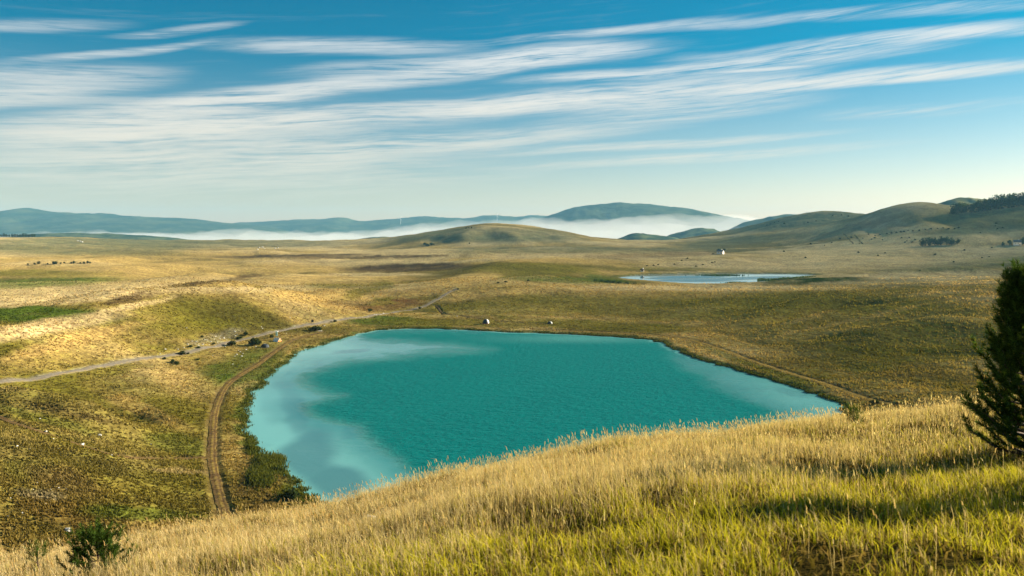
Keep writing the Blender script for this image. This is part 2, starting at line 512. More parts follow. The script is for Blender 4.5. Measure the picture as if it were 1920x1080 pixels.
# (centre x, centre y, half width, half height, tilt, colour, strength) as seen
BLOBS = [
    (300, 500, 420, 40, 0, 'gold', .55), (150, 462, 260, 22, 0, 'grey', .8), (420, 455, 260, 12, 0, 'grey', .6), (60, 530, 190, 12, -2, 'green', .75),
    (40, 512, 150, 8, 0, 'olive', .8), (60, 590, 170, 20, 2, 'green', 1.0), (90, 560, 260, 13, -4, 'straw', .9),
    (60, 615, 190, 16, -9, 'straw', 1.0), (120, 640, 160, 16, -14, 'gold', .8), (240, 560, 60, 9, -12, 'brown', .85), (420, 526, 100, 4, -8, 'brown', .8),
    (430, 545, 170, 6, 0, 'straw', .5), (250, 572, 100, 6, -13, 'straw', .9), (400, 590, 140, 34, 4, 'olive', .85), (470, 600, 110, 26, 14, 'dkolive', .5), (420, 541, 120, 4, 0, 'straw', .8), (330, 615, 120, 20, -6, 'olive', .6),
    (640, 556, 130, 18, 0, 'gold', .95), (560, 525, 160, 10, -2, 'gold', .8), (590, 562, 90, 12, 12, 'gold', .95), (620, 537, 70, 6, 0, 'olive', .6), (690, 545, 60, 12, -18, 'olive', .7),
    (770, 502, 130, 9, -2, 'brown', .95), (560, 480, 170, 4, -1, 'brown', .8), (720, 482, 200, 3, -1, 'brown', .8), (640, 490, 200, 3, 0, 'straw', .7), (700, 515, 130, 4, 0, 'straw', .7),
    (730, 572, 75, 10, -6, 'red', .8), (660, 568, 50, 8, 0, 'brown', .5), (720, 565, 40, 7, -10, 'olive', .7), (860, 530, 110, 14, -14, 'gold', .9), (900, 552, 90, 10, -8, 'dry' if 0 else 'gold', .6),
    (720, 602, 80, 11, 0, 'green', .9), (860, 606, 200, 8, 1, 'olive', .7), (900, 580, 120, 14, 0, 'olive', .6),
    (1000, 505, 130, 14, 0, 'olive', .8), (1060, 525, 130, 7, 2, 'green', .7), (1000, 545, 160, 8, -2, 'gold', .6), (1000, 488, 80, 4, -2, 'gold', .7),
    (1350, 540, 300, 6, 0, 'straw', .85), (1100, 548, 160, 8, 2, 'gold', .7), (1200, 575, 300, 26, 2, 'olive', .7), (1150, 612, 200, 10, 3, 'olive', .8),
    (1650, 620, 360, 80, 4, 'olive', .5), (1600, 568, 280, 22, 2, 'olive', .6), (1650, 690, 260, 26, 10, 'dkolive', .45), (1620, 690, 60, 12, 0, 'green', .3),
    (1430, 690, 140, 10, 22, 'green', .5), (1600, 600, 200, 4, -12, 'gold', .4), (1500, 600, 80, 3, -14, 'gold', .5),
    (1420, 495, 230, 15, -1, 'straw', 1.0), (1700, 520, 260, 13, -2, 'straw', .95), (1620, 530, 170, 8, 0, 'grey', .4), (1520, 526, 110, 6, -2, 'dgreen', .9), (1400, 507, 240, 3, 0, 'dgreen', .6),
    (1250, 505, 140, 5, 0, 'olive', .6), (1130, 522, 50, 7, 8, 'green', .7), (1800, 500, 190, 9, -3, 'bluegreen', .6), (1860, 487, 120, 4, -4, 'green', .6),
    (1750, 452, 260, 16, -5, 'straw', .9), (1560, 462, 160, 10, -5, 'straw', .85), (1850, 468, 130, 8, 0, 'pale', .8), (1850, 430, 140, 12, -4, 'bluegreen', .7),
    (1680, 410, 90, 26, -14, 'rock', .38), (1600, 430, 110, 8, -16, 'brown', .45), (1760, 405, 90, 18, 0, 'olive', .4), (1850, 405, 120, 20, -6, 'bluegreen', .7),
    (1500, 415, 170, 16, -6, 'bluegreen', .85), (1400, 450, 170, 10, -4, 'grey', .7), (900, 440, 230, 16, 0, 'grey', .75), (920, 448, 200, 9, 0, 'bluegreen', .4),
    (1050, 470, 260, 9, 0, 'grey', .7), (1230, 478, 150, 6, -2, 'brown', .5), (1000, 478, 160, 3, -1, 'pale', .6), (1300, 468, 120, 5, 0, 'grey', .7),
    (1650, 485, 340, 26, -3, 'straw', .75), (150, 850, 360, 150, 8, 'olive', .62), (200, 880, 120, 22, 14, 'dkolive', .5), (300, 950, 140, 26, 4, 'dkolive', .5), (60, 840, 90, 16, 14, 'dkolive', .45), (450, 690, 120, 34, -20, 'green', .8), (330, 765, 90, 34, 30, 'olive', .6), (340, 720, 80, 26, 10, 'gold', .5), (250, 760, 130, 16, 22, 'gold', .5), (120, 660, 200, 30, -10, 'gold', .35),
    (120, 735, 170, 22, -4, 'olive', .5), (130, 772, 120, 8, 14, 'brown', .5), (170, 700, 120, 12, -8, 'olive', .5), (80, 785, 120, 12, 14, 'green', .4),
    (330, 830, 80, 22, 10, 'green', .5), (130, 830, 120, 14, 16, 'olive', .6), (60, 880, 60, 22, 0, 'green', .35), (120, 905, 90, 30, 20, 'soil', .45), (120, 960, 110, 30, 18, 'red', .35), (430, 850, 40, 60, 0, 'gold', .5),
    (340, 900, 110, 30, 0, 'olive', .5), (260, 965, 120, 20, 0, 'green', .6), (470, 930, 50, 30, 30, 'soil', .5), (330, 880, 60, 6, 0, 'straw', .6), (420, 760, 40, 40, 0, 'olive', .4),
    (400, 632, 70, 9, -12, 'rock', .3), (75, 925, 60, 12, 10, 'rock', .3),
]


def crest_y(px):
    return np.interp(px, [-400, 0, 200, 450, 600, 800, 960, 1200, 1400, 1560, 1700, 1830, 2400],
                     [1075, 1050, 1025, 985, 950, 915, 880, 835, 810, 795, 775, 760, 700])


def ground_colour(x, y, z):
    px, py, d = project(x, y, z)
    r = np.hypot(x, y)
    front = y > 1
    n1 = fbm(x / 60, y / 60, 21, 3)
    n2 = fbm(x / 15, y / 11, 22, 3)
    n3 = fbm(x / 4.0, y / 4.0, 23, 3)
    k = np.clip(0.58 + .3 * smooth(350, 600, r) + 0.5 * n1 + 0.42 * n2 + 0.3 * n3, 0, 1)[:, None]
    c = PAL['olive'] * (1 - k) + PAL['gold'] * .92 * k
    # olive-brown hollows and straw crests, following the swell noise
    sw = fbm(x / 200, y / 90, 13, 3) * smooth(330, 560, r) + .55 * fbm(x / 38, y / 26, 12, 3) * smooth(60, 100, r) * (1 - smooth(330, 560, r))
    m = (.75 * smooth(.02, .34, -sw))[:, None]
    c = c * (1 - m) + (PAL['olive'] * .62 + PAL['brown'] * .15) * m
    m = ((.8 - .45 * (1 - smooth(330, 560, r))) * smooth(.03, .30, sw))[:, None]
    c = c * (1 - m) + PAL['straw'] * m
    wob = 1 + 0.35 * n2 + .25 * n3
    wx, wy = px + 20 * n1 + 14 * n2, py + (9 * n2 + 5 * n3) * np.clip(150.0 / np.maximum(r, 1), .25, 1.3)
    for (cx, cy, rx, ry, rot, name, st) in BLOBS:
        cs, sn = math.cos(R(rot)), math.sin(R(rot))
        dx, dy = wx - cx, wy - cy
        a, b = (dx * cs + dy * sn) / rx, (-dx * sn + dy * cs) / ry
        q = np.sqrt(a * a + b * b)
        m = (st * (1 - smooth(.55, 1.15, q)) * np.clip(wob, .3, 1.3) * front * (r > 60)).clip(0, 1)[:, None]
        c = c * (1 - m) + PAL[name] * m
    # shores: wet green bank
    for P, reach, wd in ((LAKE, 24.0, 2.6), (POND, 40.0, 9.0)):
        sd = lake_sd(x, y, P, reach)
        m = ((1 - smooth(wd * .35, wd, sd + 1.5 * n3)) * .65)[:, None]
        c = c * (1 - m) + PAL['dgreen'] * 1.5 * m
        m = ((sd < 0) * 1.0)[:, None]
        c = c * (1 - m) + np.array((.35, .33, .24)) * m
    for nm, cn, soft in (('dirt_track', 'soil', 1.2), ('footpath', 'soil', .6), ('lakeside_track', 'soil', 1.6), ('road', 'rock', .7), ('ditch', 'brown', .5)):
        dd = path_d(nm, x, y)
        w = PATHS[nm][1]
        m = ((1 - smooth(w * .6, w + soft, dd + .6 * n3)) * .75)[:, None]
        c = c * (1 - m) + PAL[cn] * m
    # near hillside darkened under the tall grass, shade of the gaps put into colour
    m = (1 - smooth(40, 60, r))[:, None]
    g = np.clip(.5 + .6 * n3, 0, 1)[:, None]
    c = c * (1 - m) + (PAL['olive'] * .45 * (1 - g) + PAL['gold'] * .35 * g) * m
    return c.clip(.005, .8)


# ------------------------------------------------------------------ mesh helpers
def raw_mesh(name, verts, loops, sizes, colour=None, smooth_shade=False):
    """verts (n,3), loops flat vertex ids, sizes polygon sizes"""
    me = bpy.data.meshes.new(name)
    verts = np.ascontiguousarray(verts, dtype=np.float32)
    loops = np.ascontiguousarray(loops, dtype=np.int32).ravel()
    sizes = np.ascontiguousarray(sizes, dtype=np.int32)
    me.vertices.add(len(verts))
    me.vertices.foreach_set('co', verts.ravel())
    me.loops.add(len(loops))
    me.loops.foreach_set('vertex_index', loops)
    me.polygons.add(len(sizes))
    st = np.concatenate([[0], np.cumsum(sizes)[:-1]]).astype(np.int32)
    me.polygons.foreach_set('loop_start', st)
    me.polygons.foreach_set('loop_total', sizes)
    if smooth_shade:
        me.polygons.foreach_set('use_smooth', np.ones(len(sizes), bool))
    me.update(calc_edges=True)
    me.validate()
    if colour is not None:
        at = me.color_attributes.new('tone', 'FLOAT_COLOR', 'POINT')
        c4 = np.ones((len(verts), 4), np.float32)
        c4[:, :3] = colour
        at.data.foreach_set('color', c4.ravel())
    return me


def add(name, me, mat=None, parent=None, kind=None, label=None, cat=None, group=None, loc=None, rz=0.0, sc=None):
    o = bpy.data.objects.new(name, me)
    col.objects.link(o)
    if mat is not None and me is not None and len(me.materials) == 0:
        me.materials.append(mat)
    if parent is not None:
        o.parent = parent
    if loc is not None:
        o.location = loc
    o.rotation_euler = (0, 0, rz)
    if sc is not None:
        o.scale = sc if hasattr(sc, '__len__') else (sc, sc, sc)
    tag(o, kind, label, cat, group)
    return o


def tag(o, kind=None, label=None, cat=None, group=None):
    for k, v in (('kind', kind), ('label', label), ('category', cat), ('group', group)):
        if v:
            o[k] = v


def copy_tree(o, parent=None):
    c = o.copy()
    col.objects.link(c)
    c.parent = parent
    for ch in list(o.children):
        copy_tree(ch, c)
    return c


def grid_faces(nr, nc, wrap=False):
    i, j = np.meshgrid(np.arange(nr - 1), np.arange(nc if wrap else nc - 1), indexing='ij')
    j2 = (j + 1) % nc
    a = i * nc + j
    b = i * nc + j2
    c_ = (i + 1) * nc + j2
    d = (i + 1) * nc + j
    q = np.stack([a, b, c_, d], -1).reshape(-1, 4)
    return q


# ------------------------------------------------------------------ materials
def material(name):
    m = bpy.data.materials.new(name)
    m.use_nodes = True
    return m, NT(m.node_tree)


def finish(t, sh):
    out = t.n('ShaderNodeOutputMaterial')
    t.link(sh, out.inputs[0])
    return out


def mat_ground():
    m, t = material('meadow')
    a = t.n('ShaderNodeAttribute', attribute_name='tone').outputs[0]
    pos = t.n('ShaderNodeNewGeometry').outputs['Position']
    n1 = t.noise(pos, 0.55, 6, .65)
    n2 = t.noise(pos, 1.5, 6, .75)
    mp = t.n('ShaderNodeMapping', ins={'Vector': pos, 'Scale': (.035, .06, .05)})
    n3 = t.noise(mp.outputs[0], 1.0, 6, .6)
    v = t.math('MULTIPLY', t.rng(n1, .3, .72, .55, 1.4), t.rng(n2, .28, .74, .55, 1.4))
    v = t.math('MULTIPLY', v, t.rng(n3, .3, .7, .8, 1.2))
    c = t.mix(1.0, a, t.n('ShaderNodeCombineXYZ', ins={0: v, 1: v, 2: v}).outputs[0], 'MULTIPLY')
    hue = t.mix(t.math('MULTIPLY', t.rng(n1, .45, .75), .35), c, t.mix(1.0, c, (.72, 1.08, .55), 'MULTIPLY'))
    hgt = t.math('ADD', t.math('MULTIPLY', n1, .6), t.math('MULTIPLY', n2, .28))
    b = t.n('ShaderNodeBump', ins={'Strength': 0.65, 'Distance': 1.0, 'Height': hgt})
    p = t.n('ShaderNodeBsdfDiffuse', ins={'Color': hue, 'Roughness': .9, 'Normal': b.outputs[0]})
    finish(t, p.outputs[0])
    return m


def mat_blades(name, trans=.45, gloss=.0, var=.3):
    m, t = material(name)
    a = t.n('ShaderNodeAttribute', attribute_name='tone').outputs[0]
    d = t.n('ShaderNodeBsdfDiffuse', ins={'Color': a})
    tr = t.n('ShaderNodeBsdfTranslucent', ins={'Color': t.mix(1.0, a, (1.05, 1.05, .7), 'MULTIPLY')})
    mx = t.n('ShaderNodeMixShader', ins={0: trans, 1: d.outputs[0], 2: tr.outputs[0]})
    sh = mx.outputs[0]
    if gloss:
        g = t.n('ShaderNodeBsdfGlossy', ins={'Roughness': .4, 'Color': (.8, .8, .8, 1)})
        sh = t.n('ShaderNodeMixShader', ins={0: gloss, 1: sh, 2: g.outputs[0]}).outputs[0]
    finish(t, sh)
    return m


def mat_plain(name, rgb, rough=.85, noise_scale=6.0, amp=.25, bump=.0, spec=.3):
    m, t = material(name)
    pos = t.n('ShaderNodeTexCoord').outputs['Object']
    n = t.noise(pos, noise_scale, 5, .6)
    v = t.rng(n, .25, .75, 1 - amp, 1 + amp)
    c = t.mix(1.0, rgb, t.n('ShaderNodeCombineXYZ', ins={0: v, 1: v, 2: v}).outputs[0], 'MULTIPLY')
    p = t.n('ShaderNodeBsdfPrincipled', ins={'Base Color': c, 'Roughness': rough, 'Specular IOR Level': spec})
    if bump:
        b = t.n('ShaderNodeBump', ins={'Strength': bump, 'Distance': .1, 'Height': n})
        t.link(b.outputs[0], p.inputs['Normal'])
    finish(t, p.outputs[0])
    return m


def mat_path(name, rgb, dark, scale):
    m, t = material(name)
    pos = t.n('ShaderNodeNewGeometry').outputs['Position']
    a = t.n('ShaderNodeAttribute', attribute_name='tone').outputs[0]
    n = t.noise(pos, scale, 6, .7)
    n2 = t.noise(pos, scale * .12, 3, .5)
    c = t.mix(t.rng(n, .35, .7), dark, rgb)
    c = t.mix(t.rng(n2, .4, .7, 0, .35), c, dark)
    sp = t.n('ShaderNodeSeparateColor', ins={0: a})
    n4 = t.noise(pos, scale * .5, 4, .7)
    gm = t.math('MULTIPLY', sp.outputs[1], t.rng(n4, .36, .6))
    gr = t.mix(n, (.10, .085, .014), (.34, .23, .06))
    c = t.mix(gm, c, gr)
    b = t.n('ShaderNodeBump', ins={'Strength': .6, 'Distance': .12, 'Height': n})
    p = t.n('ShaderNodeBsdfDiffuse', ins={'Color': c, 'Normal': b.outputs[0]})
    finish(t, p.outputs[0])
    return m


def mat_water(name, deep, shallow):
    m, t = material(name)
    at = t.n('ShaderNodeAttribute', attribute_name='tone')
    sp = t.n('ShaderNodeSeparateColor', ins={0: at.outputs[0]})
    shal, calm, weed = sp.outputs[0], sp.outputs[1], sp.outputs[2]
    pos = t.n('ShaderNodeNewGeometry').outputs['Position']
    big = t.noise(pos, .045, 4, .6)
    c = t.mix(shal, deep, shallow)
    c = t.mix(t.math('MULTIPLY', weed, .75), c, (.01, .065, .09))
    c = t.mix(t.rng(big, .35, .7, 0, .25), c, t.mix(1.0, c, (.8, .8, .85), 'MULTIPLY'))
    mp = t.n('ShaderNodeMapping', ins={'Vector': pos, 'Rotation': (0, 0, .35), 'Scale': (.75, 1.35, 1)})
    w1 = t.noise(mp.outputs[0], 1.0, 4, .65)
    w2 = t.noise(mp.outputs[0], .33, 3, .6)
    h = t.math('ADD', t.math('MULTIPLY', w1, .5), t.math('MULTIPLY', w2, .5))
    rip = t.math('SUBTRACT', 1.0, calm)
    b = t.n('ShaderNodeBump', ins={'Distance': .8, 'Height': h, 'Strength': t.math('MULTIPLY_ADD', rip, .75, .02)})
    body = t.n('ShaderNodeBsdfDiffuse', ins={'Color': c, 'Normal': b.outputs[0]})
    mirror = t.n('ShaderNodeBsdfGlossy', ins={'Color': (1, 1, 1, 1), 'Roughness': t.math('MULTIPLY_ADD', rip, .22, .03), 'Normal': b.outputs[0]})
    fr = t.n('ShaderNodeFresnel', ins={'IOR': 1.333, 'Normal': b.outputs[0]})
    # ruffled water turns its facets to the viewer and mirrors less at a low angle
    k = t.math('MULTIPLY', fr.outputs[0], t.math('MULTIPLY_ADD', calm, .80, .12), clamp=True)
    p = t.n('ShaderNodeMixShader', ins={0: k, 1: body.outputs[0], 2: mirror.outputs[0]})
    finish(t, p.outputs[0])
    return m


M = {}
M['meadow'] = mat_ground()
M['grass'] = mat_blades('grass_blades', .38)
M['tuft'] = mat_blades('tussock_blades', .35)
M['leaf'] = mat_blades('leaves', .3)
M['needle'] = mat_blades('pine_needles', .3)
M['bark'] = mat_plain('bark', (.09, .06, .04), .9, 9, .4, .5)
M['stone'] = mat_plain('limestone', (.55, .53, .48), .9, 3, .3, .5)
M['road'] = mat_path('worn_asphalt', (.235, .205, .165), (.15, .13, .10), 1.6)
M['soil'] = mat_path('dry_soil', (.15, .095, .045), (.075, .047, .02), 1.3)
M['trodden'] = mat_path('trodden_grass', (.24, .17, .05), (.12, .085, .025), 1.3)
M['mud'] = mat_path('dark_soil', (.12, .085, .05), (.05, .035, .02), 1.5)
M['wall'] = mat_plain('white_plaster', (.72, .70, .66), .8, 2, .08)
M['roof_grey'] = mat_plain('grey_roof', (.12, .13, .14), .7, 3, .2)
M['window'] = mat_plain('dark_window', (.02, .025, .03), .15, 2, .1, 0, .5)
M['wood'] = mat_plain('weathered_wood', (.10, .065, .04), .8, 8, .3)
M['white_fabric'] = mat_plain('white_tent_fabric', (.78, .78, .76), .6, 5, .05)
M['dark_fabric'] = mat_plain('dark_tent_fabric', (.02, .028, .035), .6, 5, .15)
M['red_fabric'] = mat_plain('red_tent_fabric', (.45, .05, .04), .6, 5, .1)
M['orange_fabric'] = mat_plain('orange_tent_fabric', (.70, .26, .06), .6, 5, .1)
M['blue_paint'] = mat_plain('pale_blue_paint', (.38, .66, .70), .5, 5, .08)
M['white_paint'] = mat_plain('white_paint', (.78, .78, .78), .5, 5, .05)
M['metal'] = mat_plain('grey_metal', (.3, .3, .3), .5, 5, .1)
M['lake'] = mat_water('turquoise_water', (.0, .132, .128), (.17, .42, .40))
M['pond'] = mat_water('blue_water', (.015, .08, .13), (.10, .20, .23))

# ------------------------------------------------------------------ the land
def build_ground():
    az = np.concatenate([np.linspace(-180, -55, 34)[:-1], np.linspace(-55, -37, 24)[:-1], np.linspace(-37, 37, 700)[:-1],
                         np.linspace(37, 55, 24)[:-1], np.linspace(55, 180, 34)[:-1]])
    az = np.radians(az)
    r = np.concatenate([[.6], np.geomspace(1.5, 60, 110)[:-1], np.geomspace(60, 130, 90)[:-1], np.geomspace(130, 420, 260)[:-1],
                        np.geomspace(420, 2600, 190)[:-1], np.geomspace(2600, 10000, 40)])
    A, Rr = np.meshgrid(az, r)
    x, y = (Rr * np.sin(A)).ravel(), (Rr * np.cos(A)).ravel()
    z = height(x, y)
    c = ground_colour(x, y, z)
    v = np.stack([x, y, z], 1)
    q = grid_faces(len(r), len(az), True)[:, ::-1]
    # close the hole under the viewer
    v = np.concatenate([v, [[0, 0, float(z[:len(az)].mean())]]])
    c = np.concatenate([c, c[:1]])
    k = np.arange(len(az))
    tri = np.stack([k, (k + 1) % len(az), np.full(len(az), len(v) - 1)], 1)
    loops = np.concatenate([q.ravel(), tri.ravel()])
    sizes = np.concatenate([np.full(len(q), 4), np.full(len(tri), 3)])
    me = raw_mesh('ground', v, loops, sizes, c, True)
    me.flip_normals() if me.polygons[len(q) // 2].normal.z < 0 else None
    add('ground', me, M['meadow'], kind='structure')


build_ground()


def water_mesh(P, fn, n=90):
    lo, hi = P.min(0), P.max(0)
    nx, ny = n * 2, n * 2
    X, Y = np.meshgrid(np.linspace(lo[0] - 1, hi[0] + 1, nx), np.linspace(lo[1] - 1, hi[1] + 1, ny))
    x, y = X.ravel(), Y.ravel()
    sd = lake_sd(x, y, P, 60)
    v = np.stack([x, y, np.zeros_like(x)], 1)
    c = fn(x, y, sd)
    q = grid_faces(ny, nx)
    keep = (sd[q] < 3.5).any(1)
    return raw_mesh('water', v, q[keep].ravel(), np.full(keep.sum(), 4), c, True)


def soft_blobs(px, py, blobs, n):
    out = np.zeros(len(px))
    for (cx, cy, rx, ry, rot, st) in blobs:
        cs, sn = math.cos(R(rot)), math.sin(R(rot))
        dx, dy = px - cx, py - cy
        a, b = (dx * cs + dy * sn) / rx, (-dx * sn + dy * cs) / ry
        q = np.sqrt(a * a + b * b) + .22 * n
        out = np.maximum(out, st * (1 - smooth(.5, 1.2, q)))
    return out


RIPPLED = np.array([(690, 629), (760, 619), (1000, 622), (1215, 634), (1262, 668), (1335, 712), (1425, 762), (1490, 800), (1420, 880), (1100, 960), (930, 990), (850, 910),
                    (775, 882), (722, 842), (675, 803), (604, 782), (572, 766), (600, 756), (648, 748), (606, 735), (566, 716), (576, 702), (640, 686), (720, 674),
                    (830, 660), (915, 655), (860, 648), (770, 641), (705, 634)], float)


def lake_tone(x, y, sd):
    px, py, _ = project(x, y, np.zeros_like(x))
    k = np.clip((py - 560) / 200, .25, 1.4)
    n = fbm(x / 14, y / 14, 31, 4)
    wx, wy = px + 26 * fbm(x / 16, y / 22, 34, 4), py + 12 * k * fbm(x / 12, y / 12, 35, 4)
    # distance from the wind-ruffled middle, in stretched units
    Q = RIPPLED * np.array([1.0, 2.0])
    d = lake_sd(wx, wy * 2.0, Q, 4000)
    calm = smooth(-14, 26, d + 10 * fbm(x / 3, y / 3, 36, 2))
    shal = .95 * smooth(-30, 110, d)
    shal = np.maximum(shal, .35 * (1 - smooth(0, 28, np.abs(py - 634) * 2)) * smooth(800, 1200, px))
    shal = np.maximum(shal, .9 * (1 - smooth(0, 3.0, -sd)))
    weed = soft_blobs(wx, wy, [(545, 770, 30, 70, -25, .45), (590, 850, 55, 55, -10, .75), (630, 900, 80, 40, 10, .8), (660, 658, 45, 6, -6, .6), (500, 760, 30, 40, 0, .2), (1510, 737, 60, 6, 12, .35)], n)
    weed = np.maximum(weed, .25 * smooth(.1, .6, fbm(x / 5, y / 9, 37, 4)) * calm)
    east = smooth(1050, 1250, px)
    calm, shal = calm * (1 - .35 * east), shal * (1 - .45 * east)
    return np.stack([shal, calm * (.93 + .07 * n), weed], 1).clip(0, 1)


def pond_tone(x, y, sd):
    px, py, _ = project(x, y, np.zeros_like(x))
    n = fbm(x / 40, y / 40, 33, 4)
    rip = soft_blobs(px, py, [(1290, 520, 60, 3, 0, .7), (1300, 526, 70, 3, 0, .7), (1400, 522, 80, 3, -2, .5), (1250, 522, 40, 2, 0, .6)], n)
    return np.stack([np.full(len(x), .5), 1 - rip, np.zeros(len(x))], 1)


add('lake', water_mesh(LAKE, lake_tone, 110), M['lake'], kind='structure')
add('far_lake', water_mesh(POND, pond_tone, 150), M['pond'], kind='structure')


def ribbon(name, key, mat, lift, ruts=False, edge=.35, ridge=0.0):
    P, w = PATHS[key]
    # resample evenly
    d = np.concatenate([[0], np.cumsum(np.hypot(*np.diff(P, axis=0).T))])
    n = max(30, int(d[-1] / .8))
    s = np.linspace(0, d[-1], n)
    C = np.stack([np.interp(s, d, P[:, 0]), np.interp(s, d, P[:, 1])], 1)
    T = np.gradient(C, axis=0)
    T /= np.linalg.norm(T, axis=1)[:, None]
    N = np.stack([-T[:, 1], T[:, 0]], 1)
    m = 9
    tt = np.linspace(-1, 1, m)
    wl = w * (1 + edge * fbm(s / 2.2, s * 0 + 1.7, 41, 3))
    wr = w * (1 + edge * fbm(s / 2.2, s * 0 + 7.3, 42, 3))
    V, Cc = [], []
    z0 = h_base(C[:, 0], C[:, 1])
    z0 = np.convolve(np.pad(z0, 6, mode='edge'), np.ones(13) / 13, 'valid')
    for t in tt:
        ww = np.where(t < 0, wl, wr)
        q = C + N * (t * ww)[:, None]
        hz = np.maximum(height(q[:, 0], q[:, 1]) + .05, z0 * .0 + h_base(q[:, 0], q[:, 1]) - .12) + lift
        if abs(t) == 1:
            hz = hz - .14
        sh = np.ones(n)
        if ruts:
            rr = np.exp(-((abs(t) - .5) / .22) ** 2)
            hz = hz - .07 * rr
            sh = 1.15 - .0 * rr - .35 * np.exp(-(t / .25) ** 2) * np.clip(.6 + fbm(s / 5, s * 0, 44, 2), 0, 1)
        gs = np.full(n, .95 if abs(t) == 1 else (.55 if abs(t) >= .75 else .1))
        if ruts:
            gs = np.maximum(gs, 1.0 * math.exp(-(t / .28) ** 2))
        V.append(np.stack([q[:, 0], q[:, 1], hz], 1))
        Cc.append(np.stack([sh, gs, sh], 1))
    V, Cc = np.concatenate(V), np.concatenate(Cc)
    q = grid_faces(m, n)
    me = raw_mesh(name, V, q.ravel(), np.full(len(q), 4), Cc, True)
    if me.polygons[0].normal.z < 0:
        me.flip_normals()
    return add(name, me, mat, kind='structure')


ribbon('road', 'road', M['road'], .06, edge=.12)
ribbon('dirt_track', 'dirt_track', M['soil'], .04, True)
ribbon('footpath', 'footpath', M['soil'], .04)
ribbon('lakeside_track', 'lakeside_track', M['trodden'], .02, True, .6)
ribbon('ditch', 'ditch', M['mud'], .02)


# ------------------------------------------------------------------ far mountains and hills, each a solid ridge
def mat_far(name, a, b, scale):
    m, t = material(name)
    pos = t.n('ShaderNodeNewGeometry').outputs['Position']
    n = t.noise(pos, scale, 7, .65)
    c = t.mix(t.rng(n, .4, .62), a, b)
    bmp = t.n('ShaderNodeBump', ins={'Strength': .8, 'Distance': .12 / scale, 'Height': n})
    p = t.n('ShaderNodeBsdfDiffuse', ins={'Color': c, 'Normal': bmp.outputs[0]})
    finish(t, p.outputs[0])
    return m


M['forest'] = mat_far('forested_slope', (.025, .045, .022), (.07, .085, .04), .004)
M['woodland'] = mat_far('wooded_hill', (.02, .04, .02), (.10, .12, .05), .012)


def ridge(name, prof, Y, half, base, mat, rough, seed, n=260, m=40):
    px = np.array([p[0] for p in prof], float)
    py = np.array([p[1] for p in prof], float)
    xs = np.linspace(px[0], px[-1], n)
    yc = np.interp(xs, px, py)
    k = 5
    yc = np.convolve(np.pad(yc, k, mode='edge'), np.hanning(2 * k + 3)[1:-1] / np.hanning(2 * k + 3)[1:-1].sum(), 'valid')
    wx, wy, wz = at_y(xs, yc, Y)
    V = []
    for v in np.linspace(-1, 1, m):
        yy = Y + v * half + 0 * wx
        xx = wx * (1 + 0.0 * v)
        g = (1 - abs(v)) ** .9 * (1 if v < 0 else 1.0)
        rel = (wz - base)
        nz = fbm(xx / rough, yy / rough, seed, 5)
        V.append(np.stack([xx, yy, base + rel * np.clip(g + .32 * nz * (1 - g) * min(1, abs(v) * 5), 0, 1.0)
                           + rel * .05 * fbm(xx / (rough * .2), yy / (rough * .2), seed + 9, 3)], 1))
    V = np.concatenate(V)
    q = grid_faces(m, n)
    me = raw_mesh(name, V, q.ravel(), np.full(len(q), 4), None, True)
    if me.polygons[0].normal.z < 0:
        me.flip_normals()
    add(name, me, mat, kind='structure')


ridge('mountains', [(-420, 470), (-300, 425), (-150, 405), (-20, 400), (15, 394), (45, 388), (70, 393), (110, 397), (180, 399), (240, 404), (300, 406),
                    (350, 408), (395, 414), (440, 418), (520, 428), (640, 470)], 7200, 1500, -90, M['forest'], 700, 51)
ridge('mountains', [(300, 470), (380, 430), (430, 419), (480, 415), (530, 412), (600, 410), (640, 406), (668, 413), (710, 412), (760, 408), (800, 405), (870, 408), (900, 404),
                    (930, 402), (965, 406), (1000, 402), (1035, 404), (1080, 415), (1200, 470)], 8300, 1300, -90, M['forest'], 700, 52)
ridge('mountains', [(900, 470), (960, 421), (1010, 410), (1040, 398), (1080, 386), (1120, 382), (1160, 379), (1210, 380), (1250, 385), (1290, 390), (1330, 398),
                    (1365, 405), (1420, 414), (1500, 430), (1650, 470)], 6300, 1200, -90, M['forest'], 600, 53)
ridge('hills', [(1320, 470), (1380, 421), (1420, 410), (1460, 403), (1500, 400), (1560, 402), (1700, 420), (1850, 470)], 4300, 700, -80, M['forest'], 350, 54, 140, 30)
ridge('hills', [(-60, 455), (60, 438), (130, 436), (200, 437), (260, 440), (330, 446), (390, 453), (460, 470)], 3300, 500, -50, M['woodland'], 260, 55, 140, 30)
ridge('hills', [(410, 470), (440, 456), (490, 450), (525, 455), (570, 470)], 2800, 300, -40, M['woodland'], 160, 56, 80, 24)
ridge('hills', [(570, 470), (620, 456), (680, 446), (720, 442), (745, 447), (800, 470)], 2900, 300, -40, M['woodland'], 160, 57, 80, 24)
ridge('hills', [(1110, 470), (1160, 446), (1190, 435), (1225, 439), (1270, 445), (1330, 470)], 3000, 320, -40, M['woodland'], 160, 58, 80, 24)
ridge('hills', [(1200, 470), (1255, 440), (1290, 430), (1315, 425), (1340, 429), (1380, 441), (1460, 470)], 3700, 420, -50, M['woodland'], 200, 59, 80, 24)


M['pasture'] = mat_far('green_pasture', (.10, .11, .045), (.24, .20, .075), .012)
ridge('hills', [(1690, 402), (1750, 382), (1785, 372), (1810, 369), (1850, 371), (1900, 377), (1980, 402)], 2150, 240, 30, M['pasture'], 120, 60, 90, 30)


